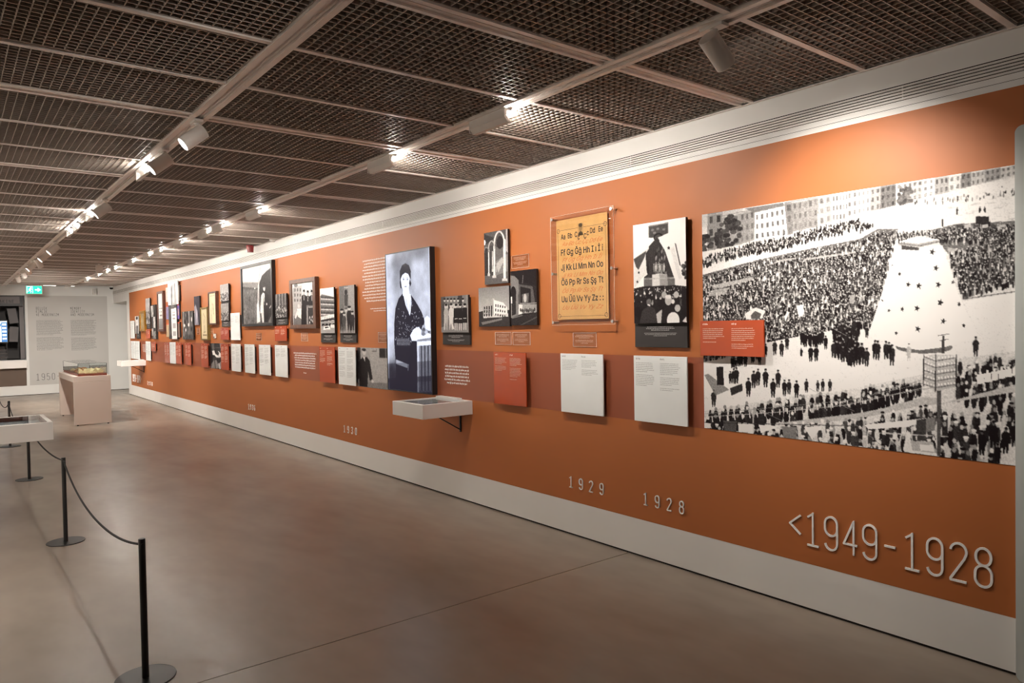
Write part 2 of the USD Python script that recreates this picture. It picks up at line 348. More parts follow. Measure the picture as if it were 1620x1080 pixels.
# ---------------------------------------------------------------- printed pictures: tones drawn point by point on each print's mesh
def homography(src, dst):
    A, b = [], []
    for (x, y), (u, v) in zip(src, dst):
        A += [[x, y, 1, 0, 0, 0, -u * x, -u * y], [0, 0, 0, x, y, 1, -v * x, -v * y]]; b += [u, v]
    return np.append(np.linalg.solve(np.array(A, float), np.array(b, float)), 1).reshape(3, 3)
class Print:
    """Tones (0 dark to 1 light) over a sheet of n x m points; shapes are given in a sketch whose corner marks are quad (top left, top right, bottom right, bottom left)."""
    def __init__(s, n, m, base, quad=((0, 0), (1, 0), (1, 1), (0, 1)), seed=1):
        s.n, s.m = n, m; s.t = np.full((m, n), float(base)); s.rng = np.random.default_rng(seed)
        s.h = homography(quad, [(0, 0), (n, 0), (n, m), (0, m)]); s.c = None
    def at(s, pts):
        p = np.atleast_2d(np.array(pts, float)); q = np.c_[p, np.ones(len(p))] @ s.h.T
        return q[:, :2] / q[:, 2:]
    def mix(s, y0, y1, x0, x1, mask, tone, a):
        r = s.t[y0:y1, x0:x1]; r[mask] = r[mask] * (1 - a) + tone * a
    def poly(s, pts, tone, a=1.0):
        q = s.at(pts); x0, y0 = np.floor(q.min(0)).astype(int); x1, y1 = np.ceil(q.max(0)).astype(int) + 1
        x0, y0, x1, y1 = max(x0, 0), max(y0, 0), min(x1, s.n), min(y1, s.m)
        if x1 <= x0 or y1 <= y0: return s
        X, Y = np.meshgrid(np.arange(x0, x1) + .5, np.arange(y0, y1) + .5)
        inside = np.zeros(X.shape, bool)
        for (ax, ay), (bx, by) in zip(q, np.roll(q, -1, 0)):
            if ay == by: continue
            c = ((ay > Y) != (by > Y)) & (X < (bx - ax) * (Y - ay) / (by - ay) + ax); inside ^= c
        s.mix(y0, y1, x0, x1, inside, tone, a); return s
    def ell(s, cx, cy, rx, ry, tone, a=1.0):
        c, ex, ey = s.at([(cx, cy), (cx + rx, cy), (cx, cy + ry)])
        return s.blob(c, abs(ex[0] - c[0]) + 1e-6, abs(ey[1] - c[1]) + 1e-6, tone, a)
    def blob(s, c, a_, b_, tone, a=1.0):
        x0, x1, y0, y1 = int(c[0] - a_ - 1), int(c[0] + a_ + 2), int(c[1] - b_ - 1), int(c[1] + b_ + 2)
        x0, y0, x1, y1 = max(x0, 0), max(y0, 0), min(x1, s.n), min(y1, s.m)
        if x1 <= x0 or y1 <= y0: return s
        X, Y = np.meshgrid(np.arange(x0, x1) + .5, np.arange(y0, y1) + .5)
        s.mix(y0, y1, x0, x1, ((X - c[0]) / a_) ** 2 + ((Y - c[1]) / b_) ** 2 <= 1.0, tone, a); return s
    def line(s, pts, w, tone, a=1.0):
        p = np.array(pts, float)
        for u, v in zip(p, p[1:]):
            d = v - u; L = np.hypot(*d) + 1e-9; k = np.array([-d[1], d[0]]) / L * w / 2
            s.poly([u + k, v + k, v - k, u - k], tone, a)
        return s
    def star(s, cx, cy, r, tone, rot=0.0, sx=.85):
        s.poly([(cx + (r if i % 2 == 0 else r * .40) * math.sin(i * math.pi / 5 + rot) * sx, cy - (r if i % 2 == 0 else r * .40) * math.cos(i * math.pi / 5 + rot)) for i in range(10)], tone); return s
    def cloud(s, amount, size, oct=3, seed=3):
        Y, X = np.mgrid[0:s.m, 0:s.n]; f = meshkit.fbm(np.stack([X / size, Y / size, np.full(X.shape, seed * 7.3)], -1), oct, seed)
        s.t += (f - .5) * 2 * amount; return s
    def grain(s, amount, soft=.6):
        s.t += gaussian_filter(s.rng.normal(size=s.t.shape), soft) * amount / (.28 / max(soft, .3) ) * .5; return s
    def soften(s, k): s.t = gaussian_filter(s.t, k); return s
    def inside(s, pts, poly):
        p = np.array(poly, float); X, Y = pts[:, 0], pts[:, 1]; r = np.zeros(len(pts), bool)
        for (ax, ay), (bx, by) in zip(p, np.roll(p, -1, 0)):
            if ay != by: r ^= ((ay > Y) != (by > Y)) & (X < (bx - ax) * (Y - ay) / (by - ay) + ax)
        return r
    def crowd(s, poly, h0, h1, step=.42, dark=(.05, .30), light=(.55, .85), hats=.15, body=1.0, pale=.12):
        """Standing people seen from afar; their height runs from h0 at the region's top to h1 at its bottom."""
        p = np.array(poly, float); y0, y1 = p[:, 1].min(), p[:, 1].max(); x0, x1 = p[:, 0].min(), p[:, 0].max()
        y, rows = y0, []
        while y < y1:
            h = h0 + (h1 - h0) * (y - y0) / max(y1 - y0, 1e-6); n = int((x1 - x0) / (h * step)) + 1
            xs = x0 + (np.arange(n) + s.rng.random(n)) * (x1 - x0) / n
            rows.append(np.c_[xs, y + s.rng.normal(size=n) * h * .18, np.full(n, h)]); y += h * .42
        P = np.vstack(rows); P = P[s.inside(P[:, :2], poly)]; P = P[np.argsort(P[:, 1])]
        C = s.at(P[:, :2]); sc = np.abs(s.at(P[:, :2] + [0, 1])[:, 1] - C[:, 1]); sx = np.abs(s.at(P[:, :2] + [1, 0])[:, 0] - C[:, 0])
        R = s.rng.random((len(P), 4))
        for (cx, cy), h, k, kx, r in zip(C, P[:, 2], sc, sx, R):
            t = light[0] + (light[1] - light[0]) * r[1] if r[0] < pale else dark[0] + (dark[1] - dark[0]) * r[1]
            s.blob((cx, cy + h * k * .5 * body), h * kx * .145, h * k * .46 * body, t)
            s.blob((cx, cy), h * kx * .085, h * k * .11, .5 + .4 * r[2])
            if r[3] < hats: s.blob((cx, cy - h * k * .08), h * kx * .12, h * k * .06, .9 if r[2] > .4 else .06)
        return s
    def group(s, poly, h, n, rg):
        p = np.array(poly, float); lo, hi = p.min(0), p.max(0); pts = lo + (hi - lo) * rg.random((n * 6, 2)); pts = pts[s.inside(pts, poly)][:n]
        for x, y in pts[np.argsort(pts[:, 1])]: s.person(x, y, h * (.92 + .16 * rg.random()), .06 + .14 * rg.random(), .5 + .2 * rg.random(), .36)
    def person(s, x, y, h, tone, head=.7, w=.30, legs=True, lean=0):
        """One standing figure, its feet at (x, y)."""
        s.ell(x, y - .64 * h, w * h * .46, .20 * h, tone); s.ell(x, y - .50 * h, w * h * .42, .16 * h, tone)
        s.poly([(x - w * h * .40, y - .55 * h), (x + w * h * .40, y - .55 * h), (x + w * h * .34, y - .30 * h), (x + w * h * .24, y), (x + .03 * h, y), (x, y - .34 * h), (x - .04 * h, y), (x - w * h * .24, y), (x - w * h * .34, y - .30 * h)], tone)
        s.ell(x + lean, y - .90 * h, .060 * h, .085 * h, head); s.ell(x + lean, y - .96 * h, .065 * h, .045 * h, tone * .6); return s
    def mesh(s, x0, x1, z0, z1, y, tint=None):
        if tint is None: tint = ((.010, .006, .007), (.84, .81, .79))
        t = np.clip((s.t - .5) * 1.28 + .53, 0, 1); lin = np.where(t <= .04045, t / 12.92, ((t + .055) / 1.055) ** 2.4)[..., None]
        d, l = np.array(tint[0]), np.array(tint[1]); col = d + (l - d) * lin
        if s.c is not None:
            for (r0, r1, c0, c1, dd, ll) in s.c:
                i, j, k, q = int(r0 * s.m), int(r1 * s.m), int(c0 * s.n), int(c1 * s.n)
                col[i:j, k:q] = np.array(dd) + (np.array(ll) - np.array(dd)) * lin[i:j, k:q]
        X, Z = np.meshgrid(np.linspace(x0, x1, s.n), np.linspace(z1, z0, s.m))
        v = np.stack([X, np.full(X.shape, y), Z], -1).reshape(-1, 3)
        i = (np.arange(s.m - 1)[:, None] * s.n + np.arange(s.n - 1)[None]).ravel()
        return v, np.vstack([np.c_[i, i + s.n + 1, i + 1], np.c_[i, i + s.n, i + s.n + 1]]), col.reshape(-1, 3)
def print_part(parent, name, pr, x0, x1, z0, z1, y, mat='photo_print', tint=None, label=None):
    v, f, c = pr.mesh(x0, x1, z0, z1, y, tint)
    p = part(parent, name, (v, f), mat, label=label)
    UsdGeom.PrimvarsAPI(p).CreatePrimvar('tone', Sdf.ValueTypeNames.Color3fArray, 'vertex').Set(Vt.Vec3fArray.FromNumpy(c.astype(np.float32)))
    return p

# ---- the crowd mural, sketched in the photograph's own proportions
def draw_mural():
    S = Print(540, 428, .80, ((1110.7, 340), (1606, 260), (1613.6, 735.8), (1115.3, 677.8)), 11)
    A = lambda x, y: (1090 + x / 4.696, 250 + y / 4.696)
    B = lambda x, y: (1340 + x / 3.725, 190 + y / 3.725)
    C = lambda x, y: (1090 + x / 4.156, 460 + y / 4.156)
    D = lambda x, y: (1340 + x / 3.6, 460 + y / 3.6)
    rg = np.random.default_rng(4)
    # sky sliver and the row of town houses
    S.poly([A(90, 400), A(400, 360), A(400, 420), A(90, 520)], .74)
    def house(tl, tr, br, bl, tone, nx, ny, wt=.3, seed=0):
        S.poly([tl, tr, br, bl], tone)
        tl, tr, br, bl = map(np.array, (tl, tr, br, bl))
        S.line([tl + (bl - tl) * .05, tr + (br - tr) * .05], 1.2, min(tone + .15, 1))
        for i in range(nx):
            for j in range(ny):
                u0, u1, v0, v1 = (i + .28) / nx, (i + .72) / nx, (j + .30) / ny, (j + .82) / ny
                q = lambda u, v: (tl + (tr - tl) * u) * (1 - v) + (bl + (br - bl) * u) * v
                S.poly([q(u0, v0), q(u1, v0), q(u1, v1), q(u0, v1)], wt + .12 * rg.random())
    house(A(140, 415), A(250, 395), A(250, 690), A(140, 690), .55, 2, 3, .22)
    house(A(250, 430), A(380, 400), A(400, 640), A(250, 680), .62, 2, 3, .38)
    house(A(380, 400), A(490, 380), A(490, 610), A(380, 640), .58, 3, 3, .36)
    S.poly([A(420, 380), A(700, 335), A(715, 365), A(490, 410)], .48)
    house(A(490, 408), A(710, 358), A(730, 580), A(490, 612), .93, 6, 3, .38)
    house(A(710, 330), A(770, 322), A(775, 560), A(735, 575), .50, 1, 3, .35)
    house(A(765, 320), A(960, 288), A(960, 510), A(775, 545), .56, 5, 3, .40)
    house(A(960, 285), A(1055, 270), A(1065, 470), A(965, 505), .66, 2, 3, .42)
    house(A(1060, 268), A(1160, 255), A(1165, 460), A(1065, 472), .80, 4, 3, .42)
    house(A(1160, 255), A(1245, 240), A(1250, 440), A(1165, 455), .86, 4, 3, .42)
    x = 0
    tones = [.82, .90, .62, .45, .86, .72, .88, .66, .80, .52, .70, .58, .74]
    for k, w in enumerate([60, 75, 60, 90, 70, 85, 70, 85, 70, 60, 80, 90, 95]):
        top = lambda t: 420 - t * .160; bot = lambda t: 575 - t * .255
        house(B(x, top(x)), B(x + w, top(x + w)), B(x + w, bot(x + w)), B(x, bot(x)), tones[k], max(2, w // 24), 2 if k > 6 else 3, tones[k] * .55); x += w
    for cx, cy, rx, ry in ((300, 560, 92, 95), (130, 640, 60, 60), (320, 480, 50, 50), (250, 600, 50, 70)):
        for _ in range(26):
            a = rg.random() * 6.283; r = math.sqrt(rg.random()); px, py = A(cx + rx * r * math.cos(a), cy + ry * r * math.sin(a)); S.ell(px, py, 4, 3.4, .16 + .20 * rg.random())
    for _ in range(70): px, py = B(300 + 80 * rg.random(), 400 + 110 * rg.random()); S.ell(px, py, 2.6, 3, .30 + .22 * rg.random())
    # pale ground: avenue and hillside
    S.poly([A(95, 700), A(740, 575), A(1060, 480), B(60, 575), B(400, 480), B(740, 385), B(1000, 335), B(1002, 600), B(500, 640), B(0, 700), A(900, 680), A(95, 880)], .86)
    for _ in range(70): px, py = B(350 + 640 * rg.random(), 420 + 170 * rg.random()); S.ell(px, py, 4 + 8 * rg.random(), .6 + rg.random(), .70 + .14 * rg.random(), .6)
    S.crowd([A(98, 730), A(300, 660), A(560, 600), A(740, 580), A(700, 660), A(450, 700), A(250, 740), A(100, 800)], 7, 9, .36)
    S.crowd([A(700, 575), A(950, 500), A(1268, 440), B(60, 590), B(170, 600), B(60, 650), A(1268, 510), A(1050, 560), A(850, 610), A(690, 650)], 8, 9, .40)
    S.crowd([B(350, 470), B(990, 400), B(990, 430), B(450, 490)], 5, 6, 2.2)
    for px, py, h in ((645, 555, 11), (778, 552, 12), (806, 552, 12), (560, 626, 12), (903, 402, 5)): S.person(*B(px, py), h, .15, .3)
    # the dense crowd that fills the middle
    S.poly([A(100, 870), A(500, 760), A(900, 672), A(1268, 600), B(180, 640), B(300, 640), B(205, 1000), B(120, 1080), A(1268, 1080), C(1040, 250), C(490, 340), C(100, 470)], .40)
    S.crowd([A(100, 870), A(500, 760), A(900, 672), A(1268, 600), B(180, 640), B(300, 650), B(205, 1000), D(150, 180), C(960, 250), C(490, 330), C(100, 450)], 8.5, 11, .34, (.03, .38), (.5, .92), .18, 1.0, .20)
    for poly in ([A(170, 945), A(480, 880), A(480, 905), A(190, 975)], [A(650, 760), A(800, 735), A(800, 750), A(650, 775)], [A(850, 745), A(1240, 690), A(1240, 705), A(860, 760)], [A(180, 980), A(300, 960), A(280, 1010), A(140, 1030)]):
        S.poly(poly, .72, .8)
    # right hand crowd behind and beside the monument
    S.poly([B(480, 650), B(640, 610), B(1000, 590), B(1000, 940), B(690, 1050), B(610, 800)], .42)
    S.crowd([B(290, 650), B(500, 640), B(640, 620), B(830, 590), B(1000, 610), B(1000, 720), B(600, 700), B(560, 700), B(540, 690), B(300, 700)], 8, 9, .36, pale=.2)
    S.poly([B(590, 745), B(720, 770), B(900, 740), B(900, 800), B(610, 850)], .66, .9)
    S.crowd([B(600, 760), B(1000, 690), B(1000, 940), B(690, 1020), B(620, 860)], 10, 12, .40, pale=.15)
    S.poly([B(755, 565), B(830, 565), B(830, 610), B(755, 610)], .16)
    for k in range(6): S.poly([B(640 + 50 * k, 612), B(680 + 50 * k, 612), B(676 + 50 * k, 630), B(640 + 50 * k, 632)], .3 + .4 * (k % 2))
    S.line([B(690, 1048), B(1000, 1002)], 1.4, .35)
    # ground in front
    S.poly([C(100, 470), C(480, 400), C(500, 340), C(950, 255), D(150, 215), D(300, 315), D(745, 245), D(640, 0), B(690, 1060), B(1003, 1008), D(985, 330), D(640, 380), D(440, 470), D(0, 560), C(1100, 645), C(700, 690), C(110, 790)], .88)
    for _ in range(240):
        px, py = (1116 + 490 * rg.random(), 545 + 90 * rg.random()); S.ell(px, py, 2 + 5 * rg.random(), .5 + .6 * rg.random(), .72 + .2 * rg.random(), .5)
    S.group([C(280, 470), C(480, 450), C(470, 490), C(290, 520)], 19, 12, rg)
    # the monument under its starred drape
    S.ell(*D(440, 315), 46, 10, .42)
    S.poly([B(295, 735), B(420, 765), B(500, 735), B(560, 735), D(630, 0), D(747, 247), D(660, 285), D(560, 315), D(420, 332), D(300, 315), D(210, 270), D(135, 215), B(190, 1075)], .975)
    S.poly([B(300, 722), B(545, 702), B(545, 718), B(430, 745), B(305, 735)], .62); S.poly([B(320, 735), B(425, 748), B(425, 765), B(320, 760)], .30)
    S.poly([B(300, 712), B(430, 690), B(545, 700), B(420, 725)], .93); S.poly([B(340, 700), B(430, 678), B(500, 692), B(425, 710)], .82); S.line([B(300, 722), B(425, 738), B(545, 712)], 1.2, .4)
    for cx, cy, r in ((502, 773, 22), (525, 868, 22), (540, 965, 24), (553, 1068, 24), (312, 903, 16), (363, 965, 20), (425, 972, 23), (625, 950, 15), (662, 1075, 14), (268, 853, 8), (212, 1060, 8)):
        S.star(*B(cx, cy), r / 3.725, .20, .1 + .2 * rg.random())
    for cx, cy, r in ((243, 108, 13), (318, 100, 17), (402, 95, 23), (535, 63, 23), (552, 167, 21), (642, 73, 15), (285, 236, 15), (408, 211, 22), (668, 190, 16), (205, 50, 8)):
        S.star(*D(cx, cy), r / 3.6, .20, .1 + .2 * rg.random())
    # officials and onlookers on the open ground
    for f, px, py, h in [(C, 570, 420, 24), (C, 615, 430, 25), (C, 650, 385, 22), (C, 807, 462, 26), (C, 843, 462, 26), (C, 432, 640, 28), (C, 460, 622, 27), (C, 510, 634, 30), (C, 593, 634, 28), (C, 397, 695, 30), (C, 560, 700, 30), (C, 635, 690, 26), (C, 665, 680, 24), (C, 715, 700, 27), (C, 780, 668, 22), (C, 855, 660, 18), (C, 888, 660, 20), (C, 935, 660, 20), (C, 168, 765, 28), (C, 278, 610, 20), (C, 318, 610, 26), (C, 300, 610, 24), (C, 510, 430, 20), (C, 905, 382, 22), (C, 745, 430, 14),
                         (D, 165, 385, 30), (D, 180, 390, 31), (D, 228, 385, 29), (D, 262, 420, 33), (D, 70, 420, 36), (D, 20, 420, 30), (D, 118, 428, 30), (D, 738, 368, 32), (D, 40, 430, 34), (D, 90, 415, 34), (D, 118, 265, 20), (D, 245, 380, 26)]:
        S.person(*f(px, py), h, .10 + .1 * rg.random(), .55, .34)
    S.person(*D(358, 394), 28, .70, .85)
    S.group([C(740, 345), C(885, 330), C(885, 365), C(745, 385)], 22, 13, rg); S.group([C(945, 300), C(1125, 270), C(1125, 505), C(1040, 490), C(945, 440)], 29, 30, rg)
    S.group([D(0, 230), D(50, 240), D(60, 425), D(0, 425)], 27, 9, rg); S.poly([C(275, 640), C(355, 610), C(360, 655), C(285, 690)], .22); S.poly([C(105, 555), C(130, 545), C(270, 650), C(180, 690)], .45, .8); S.poly([C(185, 500), C(230, 500), C(235, 620), C(190, 620)], .15)
    # the line of soldiers behind a white rail
    S.crowd([C(108, 780), C(300, 745), C(700, 690), C(1100, 640), D(0, 560), D(240, 505), D(435, 470), D(440, 545), D(200, 620), D(0, 660), C(1100, 750), C(700, 810), C(300, 835), C(110, 840)], 25, 29, .27, (.04, .24), (.5, .7), .1, 1.0, .04)
    for k in range(30):
        t = k / 29; x = 1116 + t * (1462 - 1116); y = 662 - 45 * t ** 1.15
        S.line([(x, y - 2), (x + .8, y + 7)], 1.6, .88)
    S.line([(1116, 660), (1230, 652), (1340, 640), (1462, 612)], 1.0, .75); S.line([(1116, 655), (1340, 633), (1462, 605)], .8, .6)
    # soldiers and white uniforms, right
    S.crowd([D(640, 380), D(985, 330), D(985, 520), D(720, 610), D(640, 600)], 24, 30, .36, (.04, .26), (.5, .7), .08, 1.0, .05)
    for k in range(6):
        px, py = D(765 + 42 * k, 560 - 12 * k); S.person(px, py, 31, .12, .8, .36); S.poly([D(748 + 40 * k, 470 - 8 * k), D(785 + 40 * k, 465 - 8 * k), D(787 + 40 * k, 520 - 10 * k), D(750 + 40 * k, 525 - 10 * k)], .96); S.ell(*D(766 + 40 * k, 458 - 7 * k), 2.3, 2.2, .92)
    # light strip and the near crowd
    S.poly([C(600, 868), C(1125, 800), D(200, 668), D(440, 600), D(520, 605), D(540, 640), D(420, 650), D(200, 700), C(1125, 835), C(700, 885)], .70); S.poly([D(640, 610), D(985, 520), D(985, 565), D(540, 640)], .72)
    S.crowd([C(108, 880), C(600, 880), C(1125, 830), D(200, 690), D(420, 650), D(540, 640), D(560, 960), D(0, 890), C(110, 930)], 24, 30, .36, (.05, .34), (.55, .9), .38, .9, .14)
    S.crowd([D(540, 660), D(760, 640), D(985, 560), D(990, 900), D(880, 900), D(850, 985), D(540, 945)], 30, 40, .36, (.04, .28), (.5, .9), .36, .9, .10)
    S.poly([D(880, 900), D(930, 860), D(985, 880), D(985, 995), D(890, 985)], .82)
    for px, py, h in ((845, 890, 44), (915, 920, 42), (965, 880, 40), (780, 930, 40), (870, 985, 34)): S.person(*D(px, py), h, .07, .4, .36)
    # bunting, cart, telegraph pole
    for q, t in (([C(105, 870), C(150, 875), C(150, 905), C(108, 903)], .93), ([C(230, 852), C(322, 860), C(315, 930), C(240, 925)], .36), ([C(330, 866), C(425, 872), C(425, 935), C(332, 930)], .93), ([C(468, 880), C(600, 890), C(480, 935)], .95), ([C(620, 890), C(720, 895), C(715, 975), C(630, 965)], .5), ([C(765, 892), C(880, 892), C(820, 980)], .93), ([D(110, 760), D(500, 715), D(360, 770), D(130, 785)], .92), ([D(405, 730), D(460, 722), D(462, 850), D(410, 850)], .28), ([D(460, 720), D(510, 715), D(510, 790), D(462, 800)], .5)):
        S.poly(q, t)
    S.line([C(100, 868), C(1125, 885)], 1.0, .25); S.line([D(180, 805), D(590, 825)], 1.6, .78)
    S.poly([D(330, 900), D(350, 800), D(370, 800), D(380, 900), D(500, 905), D(540, 940), D(340, 915)], .86); S.poly([D(370, 850), D(500, 855), D(520, 920), D(385, 905)], .70); S.line([D(355, 790), D(380, 900)], 1.4, .95); S.line([D(500, 820), D(548, 930)], 1.4, .95); S.poly([D(425, 870), D(500, 875), D(510, 910), D(430, 905)], .9)
    S.poly([D(518, 560), D(543, 560), D(546, 940), D(526, 935)], .34); S.poly([D(546, 250), D(560, 250), D(562, 350), D(545, 350)], .28)
    S.line([D(523, 250), D(588, 238)], 1.2, .25); S.line([D(530, 278), D(585, 268)], 1.2, .3)
    S.poly([D(440, 365), D(512, 355), D(630, 360), D(630, 540), D(512, 565), D(442, 515)], .28, .22)
    for k in range(5):
        y = 372 + 38 * k; S.line([D(442, y - 4 + 6 * (k > 2)), D(512, y + 22), D(628, y + 2)], 1.5, .42)
        for j in range(6): S.ell(*D(530 + 18 * j, y + 4 - 2 * j), 1.3, 1.9, .92); 
        for j in range(4): S.ell(*D(452 + 17 * j, y - 8 + 6 * j), 1.2, 1.8, .88)
    for x in (443, 511, 628): S.line([D(x, 355), D(x, 540 if x != 511 else 570)], 1.6, .2)
    for a, b in ((D(520, 540), D(0, 640)), (D(440, 500), D(160, 580)), (C(800, 640), C(1100, 790)), (C(440, 770), C(700, 890)), (D(60, 760), D(240, 905)), (A(955, 400), A(965, 730)), (A(640, 640), A(655, 1080)), (C(760, 140), C(1040, 290))): S.line([a, b], .8, .62 if a[1] < 600 else .55)
    S.poly([C(370, 150), C(440, 108), C(510, 130), C(480, 180), C(380, 185)], .84); S.poly([C(410, 160), C(440, 130), C(480, 150), C(470, 180), C(415, 180)], .35); S.poly([C(710, 95), C(760, 85), C(755, 165), C(725, 165)], .86); S.poly([C(630, 165), C(665, 135), C(640, 200)], .95); S.poly([C(965, 100), C(1000, 75), C(985, 105)], .95); S.poly([C(1060, 25), C(1095, 25), C(1090, 75), C(1062, 80)], .6)
    S.soften(.55).grain(.05).cloud(.03, 60)
    S.t = np.clip(S.t * 1.02, 0, 1); return S

def draw_portrait():
    q = ((98, 104), (340, 66), (345, 858), (107, 835)); S = Print(230, 368, .60, q, 3)
    S.t += np.interp(np.linspace(0, 1, S.m), [0, .18, .40, .62, .80, 1], [-.10, -.02, .08, .0, -.22, -.50])[:, None]
    S.poly([(98, 100), (135, 90), (150, 500), (135, 700), (105, 720)], .88, .55); S.poly([(240, 150), (335, 110), (340, 420), (300, 440), (250, 330)], .84, .5); S.ell(150, 150, 26, 20, .36, .6); S.ell(225, 130, 30, 18, .46, .5); S.ell(300, 100, 30, 20, .45, .5); S.poly([(108, 690), (146, 690), (146, 836), (107, 836)], .16, .6)
    S.soften(9).cloud(.14, 38, 4, 5); S.poly([(98, 100), (106, 98), (114, 835), (107, 835)], .80, .6); S.poly([(334, 60), (342, 60), (346, 500), (340, 500)], .88, .6); S.soften(1.2)
    S.poly([(190, 318), (235, 325), (262, 365), (290, 415), (309, 465), (300, 500), (262, 560), (266, 700), (264, 850), (145, 840), (150, 720), (142, 590), (143, 480), (150, 400), (168, 345)], .10)
    S.poly([(152, 600), (262, 580), (266, 700), (264, 850), (146, 840), (150, 720)], .06)
    for k in range(170):
        r = S.rng.random(3); x, y = 148 + 150 * r[0], 350 + 250 * r[1]
        if S.inside(np.array([[x, y]]), [(185, 345), (240, 350), (300, 440), (300, 480), (255, 540), (230, 600), (150, 600), (146, 470)])[0] and not (195 < x < 232 and y < 440): S.line([(x, y), (x + 7 * math.cos(k), y + 9 * math.sin(k * 1.7))], 2.6, .50 + .35 * r[2])
    S.poly([(192, 318), (234, 322), (238, 350), (233, 420), (228, 440), (205, 380)], .93); S.line([(207, 345), (214, 390), (222, 425), (228, 395), (234, 350)], 2.0, .55)
    S.poly([(193, 285), (224, 285), (230, 340), (190, 330)], .90)
    S.ell(205, 250, 25, 50, .97); S.poly([(180, 238), (186, 290), (178, 285), (175, 255)], .12); S.poly([(230, 240), (238, 262), (232, 280), (226, 262)], .14)
    S.poly([(176, 245), (176, 195), (188, 163), (207, 152), (226, 163), (236, 195), (235, 240), (222, 210), (205, 203), (190, 215)], .13)
    S.line([(190, 232), (200, 231)], 2.4, .25); S.line([(212, 231), (222, 234)], 2.4, .25); S.ell(196, 240, 4, 2.6, .12); S.ell(217, 241, 4, 2.6, .12); S.line([(207, 242), (205, 262), (209, 264)], 1.4, .72); S.ell(207, 279, 7, 2.6, .34)
    S.poly([(150, 560), (215, 555), (232, 590), (225, 612), (160, 600)], .12)
    for k in range(9): S.line([(155 + 8 * k, 563), (163 + 8 * k, 600)], 2.2, .6); S.line([(163 + 8 * k, 560), (155 + 8 * k, 600)], 1.6, .5)
    S.poly([(228, 545), (248, 510), (275, 498), (290, 515), (288, 545), (262, 575), (238, 575)], .95)
    for k in range(4): S.line([(250 + 9 * k, 520 + 3 * k), (262 + 7 * k, 548)], 1.5, .62)
    S.poly([(265, 548), (346, 535), (346, 555), (268, 568)], .93); S.poly([(268, 590), (346, 585), (346, 850), (266, 850)], .42)
    for k in range(8): S.line([(280 + 9 * k, 600), (279 + 9 * k, 840)], 3.0, .16 if k % 2 else .66)
    S.poly([(266, 585), (276, 580), (274, 850), (264, 850)], .78); S.poly([(266, 578), (346, 572), (346, 596), (266, 602)], .86)
    for k in range(16): S.ell(298 + 34 * S.rng.random(), 488 + 50 * S.rng.random(), 9, 9, .35 + .6 * S.rng.random())
    S.poly([(305, 455), (322, 438), (335, 450), (338, 510), (312, 505)], .88)
    S.poly([(150, 675), (215, 700), (212, 722), (150, 700)], .62); S.line([(218, 700), (215, 735)], 3, .7)
    S.poly([(98, 780), (346, 760), (346, 862), (98, 842)], .03, .55)
    S.poly([(98, 700), (346, 680), (346, 790), (98, 800)], .05, .3)
    return S.soften(.8).grain(.02)

